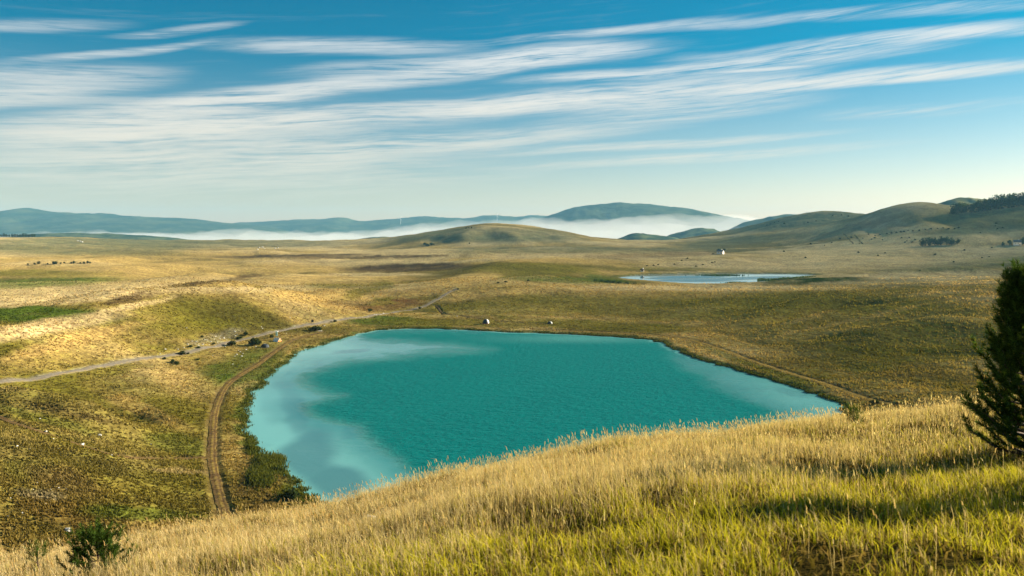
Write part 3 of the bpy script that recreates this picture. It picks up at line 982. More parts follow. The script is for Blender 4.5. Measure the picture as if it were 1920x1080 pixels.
# fog lying in the valley before the mountains
def build_fog():
    m, t = material('valley_fog')
    p = t.n('ShaderNodeVolumePrincipled', ins={'Color': (.97, .98, 1.0, 1), 'Density': .0014, 'Anisotropy': .1})
    out = t.n('ShaderNodeOutputMaterial')
    t.link(p.outputs[0], out.inputs['Volume'])
    tops = np.array([(-200, 447), (40, 440), (150, 434), (250, 429), (330, 428), (420, 431), (500, 427), (600, 425), (700, 424), (800, 421), (900, 420), (1000, 418), (1080, 413),
                     (1130, 410), (1200, 409), (1260, 408), (1340, 411), (1400, 408), (1440, 412), (1520, 430), (1600, 450)], float)
    tops[:, 1] += np.where(tops[:, 0] < 950, 5.0, 1.5)
    n, k = 420, 44
    xs = np.linspace(-200, 1600, n)
    yc = np.interp(xs, tops[:, 0], tops[:, 1])
    Y0, Y1 = 3950.0, 5100.0
    wx, _, wz = at_y(xs, yc, 4600.0)
    base = -110.0
    top, bot = [], []
    for v in np.linspace(0, 1, k):
        yy = Y0 + (Y1 - Y0) * v + 0 * wx
        xx = wx * (yy / 4600.0)
        prof = np.sin(math.pi * min(max(v, 0.0), 1.0)) ** .55
        z = base + 3 + (wz - base) * prof * (1 + .22 * fbm(xx / 420, yy / 420, 61, 4) + .22 * fbm(xx / 900, yy / 700, 63, 3)) + 24 * prof * fbm(xx / 110, yy / 110, 62, 4)
        top.append(np.stack([xx, yy, z], 1))
        bot.append(np.stack([xx, yy, 0 * z + base], 1))
    V = np.concatenate(top + bot)
    q = grid_faces(k, n)
    N0 = k * n
    fl = [q, (q + N0)[:, ::-1]]
    e = np.arange(n - 1)
    for row, fl_ in ((0, False), (k - 1, True)):
        a = row * n + e
        s = np.stack([a, a + N0, a + 1 + N0, a + 1], 1)
        fl.append(s[:, ::-1] if fl_ else s)
    e = np.arange(k - 1)
    for cidx, fl_ in ((0, True), (n - 1, False)):
        a = e * n + cidx
        b = a + n
        s = np.stack([a, a + N0, b + N0, b], 1)
        fl.append(s[:, ::-1] if fl_ else s)
    fl = np.concatenate(fl)
    me = raw_mesh('fog_bank', V, fl.ravel(), np.full(len(fl), 4), None, True)
    add('fog_bank', me, m, kind='stuff')


build_fog()


def build_haze():
    m, t = material('blue_haze')
    p = t.n('ShaderNodeVolumePrincipled', ins={'Color': (.26, .64, .95, 1), 'Density': 0.000052, 'Anisotropy': .0})
    out = t.n('ShaderNodeOutputMaterial')
    t.link(p.outputs[0], out.inputs['Volume'])
    x, y0, y1, z0, z1 = 10300.0, -10300.0, 10400.0, -130.0, 290.0
    v = [(sx, sy, sz) for sz in (z0, z1) for (sx, sy) in ((-x, y0), (x, y0), (x, y1), (-x, y1))]
    f = [(3, 2, 1, 0), (4, 5, 6, 7), (0, 1, 5, 4), (1, 2, 6, 5), (2, 3, 7, 6), (3, 0, 4, 7)]
    me = bpy.data.meshes.new('haze')
    me.from_pydata(v, [], f)
    add('haze', me, m, kind='stuff')


build_haze()


# ------------------------------------------------------------------ grass
def blade_mesh(name, pos, h, w, yaw, lean, c0, c1, bend=.45):
    """curved tapering blades: five vertices each"""
    n = len(pos)
    dx, dy = np.cos(yaw) * w * .5, np.sin(yaw) * w * .5
    side = np.stack([dx, dy, 0 * dx], 1)
    L = np.stack([lean[:, 0], lean[:, 1], 0 * h], 1) * h[:, None]
    up = np.stack([0 * h, 0 * h, h], 1)
    mid = pos + up * .58 + L * bend * .6
    tip = pos + up * (1 - .22 * np.hypot(lean[:, 0], lean[:, 1])[:, None]) + L * 1.15
    V = np.stack([pos - side, pos + side, mid + side * .75, mid - side * .75, tip], 1).reshape(-1, 3)
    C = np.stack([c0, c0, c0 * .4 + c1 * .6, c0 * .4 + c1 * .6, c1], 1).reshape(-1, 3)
    b = (np.arange(n) * 5)[:, None]
    quad, tri = b + np.array([0, 1, 2, 3]), b + np.array([3, 2, 4])
    return V, C, quad, tri


def join_blades(name, parts, mat, **kw):
    V, C, Q, T, o = [], [], [], [], 0
    for v, c, q, t in parts:
        V.append(v); C.append(c); Q.append(q + o); T.append(t + o)
        o += len(v)
    V, C, Q, T = np.concatenate(V), np.concatenate(C), np.concatenate(Q), np.concatenate(T)
    me = raw_mesh(name, V, np.concatenate([Q.ravel(), T.ravel()]), np.concatenate([np.full(len(Q), 4), np.full(len(T), 3)]), C.clip(0, 1))
    return add(name, me, mat, **kw)


def near_points(n, r0, r1, power, amax=40, thin=0.0):
    q = RNG.random(n)
    r = (r0 ** power + q * (r1 ** power - r0 ** power)) ** (1 / power)
    a = RNG.uniform(-R(amax), R(amax), n)
    return r * np.sin(a), r * np.cos(a)


def build_near_grass():
    parts = []
    x, y = near_points(410000, 2.4, 40, 1.15)
    z = height(x, y)
    px, py, d = project(x, y, z)
    rel = py - crest_y(px)
    n1, n2, n3 = fbm(x / 3.2, y / 3.2, 71, 3), fbm(x / .55, y / .55, 72, 2), fbm(x / 7, y / 5, 73, 2)
    keep = (np.abs(px - 960) < 1300) & (d > 2.2) & (n2 + .2 * n1 + .6 * RNG.random(len(x)) > -.04) & (d < 45)
    x, y, z, px, py, d, rel, n1, n2, n3 = [q[keep] for q in (x, y, z, px, py, d, rel, n1, n2, n3)]
    n = len(x)
    gr = smooth(30, 190, rel + 90 * n3 + 40 * n1) * smooth(150, 1350, px + 250 * n1 + .8 * rel)
    isg = RNG.random(n) < (.05 + .58 * gr)
    rnd = RNG.random((n, 6))
    pos = np.stack([x, y, z - .02], 1)
    clump = np.clip(1 + .5 * n1 + .45 * n2, .4, 1.8)
    hg = (.09 + .15 * rnd[:, 0]) * clump
    hd = (.11 + .21 * rnd[:, 0] ** 1.6) * clump * (1 - .25 * gr)
    h = np.where(isg, hg, hd)
    wfar = 1 + .6 * smooth(8, 30, d)
    w = np.where(isg, .006 + .008 * rnd[:, 1], .0035 + .004 * rnd[:, 1]) * wfar
    yaw = rnd[:, 2] * math.pi
    ang = RNG.normal(R(150), 1.5, n)
    mag = np.abs(RNG.normal(.22, .26, n)) + np.where(isg, .15, 0)
    lean = np.stack([np.cos(ang) * mag, np.sin(ang) * mag], 1)
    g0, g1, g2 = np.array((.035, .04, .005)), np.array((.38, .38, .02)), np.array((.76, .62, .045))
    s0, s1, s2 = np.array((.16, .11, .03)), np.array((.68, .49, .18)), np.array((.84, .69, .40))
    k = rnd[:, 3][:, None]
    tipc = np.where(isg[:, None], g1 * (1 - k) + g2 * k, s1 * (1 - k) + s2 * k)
    basec = np.where(isg[:, None], g0, s0) * (.7 + .6 * rnd[:, 4])[:, None]  # dark bases put the shade between blades into their colour
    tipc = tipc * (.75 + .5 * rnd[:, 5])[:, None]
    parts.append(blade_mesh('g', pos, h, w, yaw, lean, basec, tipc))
    # matted undergrowth
    ux, uy = near_points(70000, 2.4, 34, 1.15)
    uz = height(ux, uy)
    m = len(ux)
    ur = RNG.random((m, 5))
    uc = np.array((.10, .085, .012)) * (1 - ur[:, :1]) + np.array((.30, .20, .06)) * ur[:, :1]
    parts.append(blade_mesh('u', np.stack([ux, uy, uz], 1), .05 + .09 * ur[:, 1], .012 + .012 * ur[:, 2], ur[:, 3] * 3.14, RNG.normal(0, .8, (m, 2)), uc * .5, uc))
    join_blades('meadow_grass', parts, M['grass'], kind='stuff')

    # flowering stems with seed heads
    parts = []
    x, y = near_points(30000, 4, 40, 1.5)
    z = height(x, y)
    px, py, d = project(x, y, z)
    rel = py - crest_y(px)
    n1 = fbm(x / 3.2, y / 3.2, 71, 3)
    keep = (RNG.random(len(x)) < .08 + .92 * (1 - smooth(40, 200, rel))) & (np.abs(px - 960) < 1200) & (d < 42)
    x, y, z, d, n1 = [q[keep] for q in (x, y, z, d, n1)]
    n = len(x)
    rnd = RNG.random((n, 6))
    h = (.23 + .30 * rnd[:, 0] ** 2.2) * np.clip(1 + .3 * n1, .7, 1.3)
    w = (.0028 + .0015 * rnd[:, 1]) * (1 + 1.0 * smooth(8, 30, d))
    ang = RNG.normal(R(175), .9, n)
    mag = np.abs(RNG.normal(.14, .13, n))
    lean = np.stack([np.cos(ang) * mag, np.sin(ang) * mag], 1)
    k = rnd[:, 3][:, None]
    sc = (np.array((.58, .40, .17)) * (1 - k) + np.array((.78, .62, .36)) * k) * (.75 + .5 * rnd[:, 4])[:, None]
    pos = np.stack([x, y, z], 1)
    parts.append(blade_mesh('s', pos, h, w, rnd[:, 2] * 3.14, lean, sc * .6, sc))
    tip = pos + np.stack([lean[:, 0] * h * 1.0, lean[:, 1] * h * 1.0, h * (.86 - .15 * mag)], 1)
    hw = (.006 + .006 * rnd[:, 5]) * (1 + 1.1 * smooth(8, 30, d))
    for yy in (0, 1.57):
        parts.append(blade_mesh('h', tip, h * (.13 + .1 * rnd[:, 1]), hw, rnd[:, 2] * 3.14 + yy, lean * 2.2, sc * .95, np.clip(sc * 1.12, 0, .8)))
    join_blades('seed_stems', parts, M['grass'], kind='stuff')


build_near_grass()


def build_tussocks():
    n = 190000
    a = np.arctan(RNG.uniform(-980, 980, n) / F)
    q = RNG.uniform(1 / 520.0, 1 / 74.0, n)
    yy = 1 / q
    x, y = yy * np.tan(a), yy
    z = height(x, y)
    sd = lake_sd(x, y, LAKE, 24)
    pn = np.minimum(np.minimum(path_d('road', x, y) - 2.3, path_d('dirt_track', x, y) - 1.5),
                    np.minimum(path_d('footpath', x, y) - .7, path_d('lakeside_track', x, y) - 1.0))
    cl = fbm(x / 5, y / 5, 81, 3)
    keep = (sd > .8) & (pn > 0) & (cl + .9 * RNG.random(n) > .05) & (z > .1) & (np.hypot(x, y) > 50)
    x, y, z, sd, cl = [v[keep] for v in (x, y, z, sd, cl)]
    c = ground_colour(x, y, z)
    n = len(x)
    px, py, d = project(x, y, z)
    sc = .8 + .5 * smooth(150, 450, d)
    steep = ((px > 1300) & (py > 545)) * .35
    parts = []
    rr = RNG.random((n, 2))
    tone = ((.38 + .8 * rr[:, 0] ** .7) * np.clip(.95 + .6 * cl, .5, 1.02))[:, None]
    for k in range(3):
        rnd = RNG.random((n, 4))
        j = RNG.normal(0, .10, (n, 2)) * sc[:, None]
        pos = np.stack([x + j[:, 0], y + j[:, 1], z - .05], 1)
        h = (.17 + .34 * rnd[:, 0]) * sc * np.clip(1 + .5 * cl + steep, .5, 2)
        w = (.13 + .16 * rnd[:, 1]) * sc
        yaw = rnd[:, 2] * 3.14
        side = np.stack([np.cos(yaw) * w, np.sin(yaw) * w, 0 * w], 1)
        lean = RNG.normal(0, .14, (n, 2)) * sc[:, None]
        tip = pos + np.stack([lean[:, 0], lean[:, 1], h], 1)
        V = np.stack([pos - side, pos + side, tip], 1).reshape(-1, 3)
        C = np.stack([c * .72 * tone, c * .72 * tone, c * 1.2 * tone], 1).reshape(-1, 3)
        parts.append((V, C, np.zeros((0, 4), int), (np.arange(n) * 3)[:, None] + np.arange(3)))
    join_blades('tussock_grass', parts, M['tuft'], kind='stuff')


build_tussocks()


def build_reeds():
    parts = []
    # along the shore, thick on the left bank
    seg = np.diff(np.vstack([LAKE, LAKE[:1]]), axis=0)
    ln = np.hypot(*seg.T)
    n = 20000
    i = RNG.choice(len(LAKE), n, p=ln / ln.sum())
    t = RNG.random(n)[:, None]
    P = LAKE[i] + seg[i] * t
    nrm = np.stack([seg[i][:, 1], -seg[i][:, 0]], 1) / ln[i][:, None]
    P = P + nrm * RNG.normal(0, .55, n)[:, None]
    for (cx, cy, sx, sy, m) in ((505, 872, 20, 14, 3000), (490, 905, 20, 16, 2200), (472, 838, 9, 14, 1400), (463, 775, 10, 40, 500), (560, 940, 30, 6, 800), (520, 862, 10, 5, 900)):
        q = np.array([at_z(cx + RNG.normal(0, sx * .55), cy + RNG.normal(0, sy * .55), 0)[:2] for _ in range(m)])
        P = np.concatenate([P, q])
    x, y = P[:, 0], P[:, 1]
    sd = lake_sd(x, y, LAKE, 24)
    px, py, _ = project(x, y, 0 * x)
    left = (px < 640)
    cl = fbm(x / 3.0, y / 3.0, 91, 3)
    keep = (sd > np.where(left, -1.6 + 1.6 * cl, -.15)) & (cl + .4 * RNG.random(len(x)) > .05) & (px > 300) & (px < 1700) & (py < 990)
    big = ((px < 545) & (py > 845))
    keep |= big & (sd > -4.0)
    x, y, left, big = x[keep], y[keep], left[keep], big[keep]
    z = np.maximum(height(x, y), -.15)
    n = len(x)
    rnd = RNG.random((n, 6))
    h = np.where(left, .25 + .45 * rnd[:, 0], .22 + .35 * rnd[:, 0]) * np.where(big, 1.5, 1.0)
    w = .10 + .14 * rnd[:, 1]
    lean = RNG.normal(0, .25, (n, 2))
    k = rnd[:, 3][:, None]
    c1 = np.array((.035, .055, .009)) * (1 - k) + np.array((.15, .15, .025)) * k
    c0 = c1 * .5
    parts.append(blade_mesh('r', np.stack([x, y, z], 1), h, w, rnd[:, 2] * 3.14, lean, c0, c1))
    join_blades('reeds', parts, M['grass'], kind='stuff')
    # reeds standing in the far lake
    parts = []
    cs = [at_z(1350 + RNG.normal(0, 18), 516.3 + RNG.normal(0, .35), 0)[:2] for _ in range(700)]
    cs += [at_z(1380 + RNG.normal(0, 12), 530.5 + RNG.normal(0, .3), 0)[:2] for _ in range(300)]
    cs += [at_z(1470 + RNG.uniform(-50, 60), 525 + RNG.normal(0, 1.2), 0)[:2] for _ in range(900)]
    q = np.array(cs)
    n = len(q)
    rnd = RNG.random((n, 4))
    z = np.maximum(height(q[:, 0], q[:, 1]), -.1)
    c1 = np.array((.035, .06, .018)) * (.7 + .6 * rnd[:, :1])
    parts.append(blade_mesh('r', np.stack([q[:, 0], q[:, 1], z], 1), .5 + .7 * rnd[:, 0], .5 + .5 * rnd[:, 1], rnd[:, 2] * 3.14, RNG.normal(0, .2, (n, 2)), c1 * .7, c1))
    join_blades('far_lake_reeds', parts, M['grass'], kind='stuff')


build_reeds()


# ------------------------------------------------------------------ trees, shrubs, stones
def leaf_cloud(n, lobes, size, c_lo, c_hi, seed, flat=.0, hollow=.45):
    """leaf-sized quads through the volume of several lobes"""
    g = np.random.default_rng(seed)
    lobes = np.array(lobes, float)
    wt = lobes[:, 3] ** 2
    i = g.choice(len(lobes), n, p=wt / wt.sum())
    d = g.normal(size=(n, 3))
    d /= np.linalg.norm(d, axis=1)[:, None]
    rad = (hollow + (1 - hollow) * g.random(n) ** .6) * (1 + .12 * g.normal(size=n))
    L = lobes[i]
    P = L[:, :3] + d * (rad * L[:, 3])[:, None] * np.stack([np.ones(n), np.ones(n), L[:, 4]], 1)
    P[:, 2] = np.maximum(P[:, 2], size * .15)
    u = g.normal(size=(n, 3))
    u /= np.linalg.norm(u, axis=1)[:, None]
    v = np.cross(u, g.normal(size=(n, 3)))
    v /= np.linalg.norm(v, axis=1)[:, None]
    s = size * (.6 + .8 * g.random(n))[:, None]
    V = np.stack([P - u * s, P + v * s * .6, P + u * s, P - v * s * .6], 1).reshape(-1, 3)
    k = g.random(n)[:, None]
    clump = (.75 + .5 * g.random(len(lobes)))[i][:, None]
    c = (np.array(c_lo) * (1 - k) + np.array(c_hi) * k) * clump
    C = np.repeat(c, 4, 0)
    return V, C


def cloud_mesh(name, *a, **k):
    V, C = leaf_cloud(*a, **k)
    return raw_mesh(name, V, np.arange(len(V)), np.full(len(V) // 4, 4), C)


def tube(pts, radii, seg=7):
    """closed tapering tube along a line; returns verts, faces"""
    V, Fc = [], []
    pts = [Vector(p) for p in pts]
    for i, p in enumerate(pts):
        d = (pts[min(i + 1, len(pts) - 1)] - pts[max(i - 1, 0)]).normalized()
        a = d.orthogonal().normalized()
        b = d.cross(a)
        for k in range(seg):
            t = 2 * math.pi * k / seg
            V.append(p + (a * math.cos(t) + b * math.sin(t)) * radii[i])
    for i in range(len(pts) - 1):
        for k in range(seg):
            Fc.append((i * seg + k, i * seg + (k + 1) % seg, (i + 1) * seg + (k + 1) % seg, (i + 1) * seg + k))
    Fc.append(tuple(range(seg))[::-1])
    Fc.append(tuple(range((len(pts) - 1) * seg, len(pts) * seg)))
    return V, Fc


def mesh_py(name, V, Fc, smooth_shade=False):
    me = bpy.data.meshes.new(name)
    me.from_pydata([tuple(v) for v in V], [], Fc)
    me.update()
    if smooth_shade:
        me.polygons.foreach_set('use_smooth', [True] * len(me.polygons))
    return me


def trunk_mesh(hh, rad, seed):
    rnd = random.Random(seed)
    V, Fc = [], []

    def put(pts, rr):
        v, f = tube(pts, rr, 6)
        o = len(V)
        V.extend(v)
        Fc.extend(tuple(i + o for i in q) for q in f)
    put([(0, 0, -.3), (rad * .3, 0, hh * .35), (-rad * .3, rad * .4, hh * .7), (0, 0, hh)], [rad * 1.3, rad, rad * .7, rad * .25])
    for k in range(5):
        a = k * 1.3 + rnd.random()
        z0 = hh * (.35 + .1 * k)
        L = hh * .4 * (1 - .1 * k)
        put([(0, 0, z0), (math.cos(a) * L * .5, math.sin(a) * L * .5, z0 + L * .35), (math.cos(a) * L, math.sin(a) * L, z0 + L * .75)],
            [rad * .5, rad * .33, rad * .12])
    return mesh_py('trunk', V, Fc, True)


TREE = []
for s in range(4):
    rnd = random.Random(100 + s)
    lobes = [(rnd.uniform(-.22, .22), rnd.uniform(-.22, .22), rnd.uniform(.30, .80), rnd.uniform(.14, .25), 1.05) for _ in range(11)]
    lobes += [(0, 0, .5, .26, 1.2), (rnd.uniform(-.06, .06), 0, .84, .14, 1.1)]
    lobes += [(rnd.uniform(-.26, .26), rnd.uniform(-.2, .2), .2, .17, .9) for _ in range(3)]
    TREE.append((trunk_mesh(.72, .03, s), cloud_mesh('crown', 950, lobes, .045, (.014, .030, .012), (.05, .075, .02), 200 + s)))
BUSH = []
for s in range(5):
    rnd = random.Random(300 + s)
    lobes = [(rnd.uniform(-.32, .32), rnd.uniform(-.32, .32), rnd.uniform(.2, .6), rnd.uniform(.18, .32), .9) for _ in range(7)] + [(0, 0, .4, .4, .95)]
    BUSH.append((trunk_mesh(.5, .035, 20 + s), cloud_mesh('foliage', 420, lobes, .085, (.016, .03, .010), (.06, .075, .02), 400 + s)))
for a, b in TREE + BUSH:
    a.materials.append(M['bark'])
    b.materials.append(M['leaf'])


def tree_at(px, py, hpx, label, group=None, wide=1.0, name='tree', pool=None, cat='tree', rmin=60, k=None, crown='crown'):
    x, y, z = ground_px(px, py, rmin, h=height)
    d = math.hypot(x, y)
    hh = hpx * d / F
    pool = pool or TREE
    tr, cr = pool[random.randrange(len(pool)) if k is None else k]
    e = add(name, None, label=label, cat=cat, group=group, loc=(x, y, z - .02 * hh), rz=random.uniform(0, 6.28), sc=(hh * wide, hh * wide, hh))
    add('trunk' if pool is TREE else 'stem', tr, parent=e)
    add(crown, cr, parent=e)
    return e


def bush_at(px, py, hpx, label, group=None, wide=1.2, **kw):
    return tree_at(px, py, hpx, label, group, wide, name='bush', pool=BUSH, cat='bush', crown='foliage', **kw)


ORD = ['first', 'second', 'third', 'fourth', 'fifth', 'sixth', 'seventh', 'eighth', 'ninth', 'tenth', 'eleventh', 'twelfth', 'thirteenth', 'fourteenth', 'fifteenth', 'sixteenth']
# wood on the big right hill
for i, (px, py, hp, wd) in enumerate([(1786, 402, 14, 1.2), (1795, 400, 19, 1.3), (1808, 399, 17, 1.2), (1822, 399, 16, 1.2), (1834, 397, 21, 1.1), (1846, 396, 21, 1.2),
                                      (1857, 394, 22, 1.2), (1868, 393, 24, 1.2), (1879, 391, 25, 1.1), (1890, 390, 23, 1.2), (1900, 388, 24, 1.2), (1911, 387, 22, 1.2),
                                      (1920, 386, 22, 1.2), (1931, 384, 22, 1.2), (1945, 382, 22, 1.2)]):
    lab = 'round dark tree standing apart at the left end of the hilltop wood' if i == 0 else 'dark leafy tree of the hilltop wood, %s from its left end' % ORD[i]
    tree_at(px, py, hp, lab, 'trees of the hilltop wood', wd)
for i, (px, py, hp) in enumerate([(1730, 462, 15), (1742, 461, 16), (1753, 461, 15), (1764, 460, 16), (1775, 459, 15), (1784, 459, 12)]):
    tree_at(px, py, hp, '%s dark tree from the left in the compact grove on the golden slope' % ORD[i], 'trees of the slope grove', 1.15)
tree_at(1796, 458, 10, 'small lone tree just right of the compact slope grove')
for px, py, hp in [(1880, 461, 7), (1893, 459, 9)]:
    tree_at(px, py, hp, 'small dark tree left of the grey roofed house', 'trees beside the grey roofed house', 1.1)
tree_at(1918, 458, 12, 'dark tree behind the grey roofed house at right edge')
# trees by the white house
tree_at(1347, 474, 8, 'dark tree behind the small white house, on its left', None, 1.2)
tree_at(1357, 473.5, 8, 'dark tree at the right end of the small white house', None, 1.1)
bush_at(1337, 477, 2.5, 'flat dark bush left of the small white house', None, 2)
# row of dark trees on the left plain
for i, px in enumerate([55, 66, 76, 86, 97, 106, 116, 124, 133, 142, 150, 158, 166, 172]):
    tree_at(px + random.uniform(-3.5, 3.5), 496.5 - .022 * (px - 55) + random.uniform(-.7, .5), random.uniform(2.5, 6.0), '%s small dark tree from the left in the line across the left plain' % ORD[i], 'line of trees on the left plain', random.uniform(1.2, 1.9))
# wood on the far left rise
for i in range(13):
    tree_at(2 + i * 5.2, 443 - .1 * i + .02 * i * i, random.uniform(4, 6.5), '%s tree from the left in the wood on the far left rise' % ORD[i], 'wood on the far left rise', 1.2, rmin=900)
# central hill
for px, py, hp in [(884, 428, 3), (874, 429, 3.5), (879, 428.5, 3)]:
    tree_at(px, py, hp, 'tiny tree on the left shoulder of the central hill', 'trees on the central hill', 1.2, rmin=900)
for px, py in [(802, 462), (810, 460), (798, 459)]:
    bush_at(px, py, 6, 'dark thicket at the foot of the central hill', 'thickets at the central hill', 1.5, rmin=900)
bush_at(880, 457, 2.6, 'lone dark bush below the central hill', rmin=900)
# scattered bushes over the right hillside
spots = [(1575, 449), (1583, 441), (1596, 446), (1607, 447), (1618, 448), (1628, 440), (1634, 449), (1641, 442), (1650, 441), (1655, 450), (1663, 439), (1672, 438), (1680, 437),
         (1689, 436), (1695, 435), (1703, 433), (1712, 434), (1724, 433), (1735, 431), (1745, 430), (1758, 429), (1768, 428), (1778, 430), (1790, 430), (1797, 428), (1640, 447),
         (1612, 457), (1690, 447), (1700, 452), (1710, 455), (1705, 446), (1716, 450), (1697, 455), (1560, 455), (1546, 461), (1520, 458), (1470, 472), (1646, 480),
         (1510, 484), (1610, 474), (1659, 475), (1753, 478), (1808, 470), (1860, 465), (1855, 482), (1788, 492), (1725, 508), (1841, 484), (1838, 437), (1870, 430),
         (1880, 428), (1866, 424), (1868, 420), (1530, 415), (1515, 418), (1470, 420), (1460, 416), (1452, 418), (1444, 421), (1437, 423), (1561, 405), (1578, 404), (1590, 406)]
for px, py in spots:
    bush_at(px, py, random.uniform(1.8, 3.6), 'small dark bush scattered over the right hillside beyond the far lake', 'bushes scattered on the right hillside', 1.3, rmin=380)
for i in range(9):
    bush_at(1584 + i * 1.9, 441 + i * 2.0, 2.2, '%s bush from the top in the left hedge line down the golden slope' % ORD[i], 'hedge on the golden slope', 1.5, rmin=600)
for i in range(8):
    bush_at(1603 + i * 2.0, 442 + i * 2.2, 2.4, '%s bush from the top in the right hedge line down the golden slope' % ORD[i], 'hedge on the golden slope', 1.5, rmin=600)
for px, py in [(1265, 496), (1278, 489), (1289, 485), (1213, 499), (1225, 498), (1234, 497), (1335, 493), (1318, 497), (1305, 500), (1340, 492)]:
    bush_at(px, py, 2.4, 'low dark bush on the stony bank beyond the far lake', 'bushes behind the far lake', 1.8, rmin=400)
for px, py in [(935, 531), (990, 527), (948, 530)]:
    bush_at(px, py, 4.0, 'low brown bush on the grassy swell between the lakes', 'bushes between the lakes', 1.5, rmin=200)
# along the road, left of the lake
road_bush = [
    (477, 648, 19, 'largest green bush below the road, left of the orange tent', 1.0), (484, 646, 14, 'smaller bush grown against the largest roadside bush', .9),
    (435, 648, 12, 'round dark bush on the lower edge of the road', 1.15), (448, 636, 8, 'dark bush above the road behind the round bush', 1.4),
    (460, 629, 9, 'upper dark bush above the road, left of the tents', 1.1), (341, 665, 10, 'dark bush standing on the road edge', 1.1),
    (322, 680, 9, 'taller of two bushes huddled below the road', 1.1), (331, 683, 7, 'flatter of two bushes huddled below the road', 1.5),
    (308, 674, 5, 'small brown bush below the road, leftmost', 1.3), (353, 664, 5, 'small twiggy bush right under the road', 1.1),
    (358, 651, 6, 'dark bush on the stony slope above the road', 1.4), (373, 653, 5, 'low bush at the upper road edge under the stones', 1.5),
    (400, 646, 5, 'brown shrub at the upper road edge', 1.3), (379, 633, 5, 'bush at the top of the pale scree', 1.3), (370, 675, 4, 'flat bush on the meadow below the road', 2.0),
    (509, 633, 7, 'brown bush left of the orange tent', 1.2), (628, 604, 6, 'bush at the upper road edge past the bend', 1.2),
    (694, 584, 8, 'dark bush on the red patch beyond the road', 1.1), (788, 579, 6, 'dark bush where the road starts climbing', 1.1), (858, 543, 4, 'dark bush at the crest where the road vanishes', 1.2),
    (830, 590, 4, 'low bush at the foot of the dark ditch', 1.4),
]
for px, py, hp, lab, wd in road_bush:
    bush_at(px, py, hp, lab, None, wd, rmin=100)
b = bush_at(592, 620, 12, 'wide dark thicket below the road bend', None, 1.9, rmin=100)
bush_at(545, 938, 30, 'large rounded dark bush at the near left shore', None, 1.0, rmin=70)
bush_at(522, 885, 17, 'bushy thicket reaching into the lake at the left shore', None, 1.2, rmin=70)
bush_at(497, 872, 11, 'shorter bush behind the shore thicket', None, 1.4, rmin=70)
bush_at(538, 880, 9, 'small bush standing in the lake off the left shore', None, 1.0, rmin=70)
bush_at(1640, 757, 10, 'dark shrub beside the right end of the lake', None, 1.5, rmin=70)


# stones
STONES = []
for s in range(5):
    rnd = np.random.default_rng(500 + s)
    import bmesh
    bm = bmesh.new()
    bmesh.ops.create_icosphere(bm, subdivisions=2, radius=.5)
    ph = rnd.uniform(0, 6, 6)
    for v in bm.verts:
        c = v.co
        f = 1 + .22 * math.sin(5 * c.x + ph[0]) * math.cos(6 * c.y + ph[1]) + .16 * math.sin(9 * c.z + 4 * c.x + ph[2]) + .06 * math.sin(17 * c.y + ph[3])
        v.co = c * f
        v.co.z = max(v.co.z * .62, -.12)
        v.co.x *= 1.25
    me = bpy.data.meshes.new('stone')
    bm.to_mesh(me)
    bm.free()
    me.materials.append(M['stone'])
    STONES.append(me)


def stone_at(px, py, wpx, label, group=None, rmin=60):
    x, y, z = ground_px(px, py, rmin, h=height)
    s = wpx * math.hypot(x, y) / F
    return add('stone', STONES[random.randrange(5)], loc=(x, y, z + .08 * s), rz=random.uniform(0, 6.28), sc=(s * .85, s * .85, s * random.uniform(.7, 1.1)),
               label=label, cat='stone', group=group)


stone_at(127, 995, 13, 'white boulder lying above the pine saplings')
stone_at(187, 817, 7, 'white stone alone on the slope above the footpath')
stone_at(154, 834, 7, 'white stone lying at the footpath')
stone_at(86, 809, 5, 'pale stone beside the upper footpath')
stone_at(209, 854, 6, 'pale stone at the bend of the footpath')
stone_at(695, 976, 26, 'pale flat stone half hidden in the near grass', None, 9)
grp = {'a': ('pale stone scattered on the lower left slope', 'stones on the lower left slope',
             [(48, 826), (32, 837), (108, 843), (55, 842), (100, 823), (133, 846), (75, 844), (30, 928), (20, 934), (66, 940), (83, 942), (134, 941), (78, 935), (42, 962),
              (47, 966), (15, 968), (12, 980), (95, 918), (110, 915), (62, 918), (70, 905), (125, 917), (85, 945), (40, 972), (360, 872), (75, 785), (46, 824), (283, 833)], 4.2),
       'b': ('white stone in the scatter above the road', 'stones above the road',
             [(331, 653), (334, 655), (345, 652), (360, 640), (368, 641), (384, 637), (388, 638), (395, 641), (402, 636), (412, 635), (420, 634), (372, 648), (380, 646), (392, 646), (408, 642),
              (352, 646), (366, 645), (430, 633), (441, 630), (445, 627), (425, 638), (404, 631), (398, 634), (414, 630), (350, 615), (300, 664), (310, 655), (489, 613), (544, 596), (440, 622), (492, 616)], 4.0),
       'c': ('white stone in the pale patch below the road', 'stones below the road',
             [(450, 660), (455, 663), (461, 656), (447, 657), (453, 668), (440, 668), (444, 665), (399, 667), (436, 683), (480, 650), (537, 625), (608, 611), (613, 617), (601, 604), (405, 651), (422, 650)], 4.0),
       'd': ('pale stone at the edge of the road beyond the bend', 'stones along the road beyond the bend',
             [(702, 590), (706, 591), (714, 590), (719, 588), (668, 596), (690, 593), (633, 601), (643, 599), (862, 592), (857, 593)], 4.0),
       'e': ('pale rock of the outcrop near the far plain edge', 'outcrops on the far plain',
             [(486, 465), (492, 464), (496, 466), (516, 466), (521, 465), (483, 468), (146, 452), (150, 453), (154, 454)], 4.5)}
for key in grp:
    lab, g, pts, wp = grp[key]
    for px, py in pts:
        stone_at(px, py, wp * random.uniform(.45, .95), lab, g, 70)


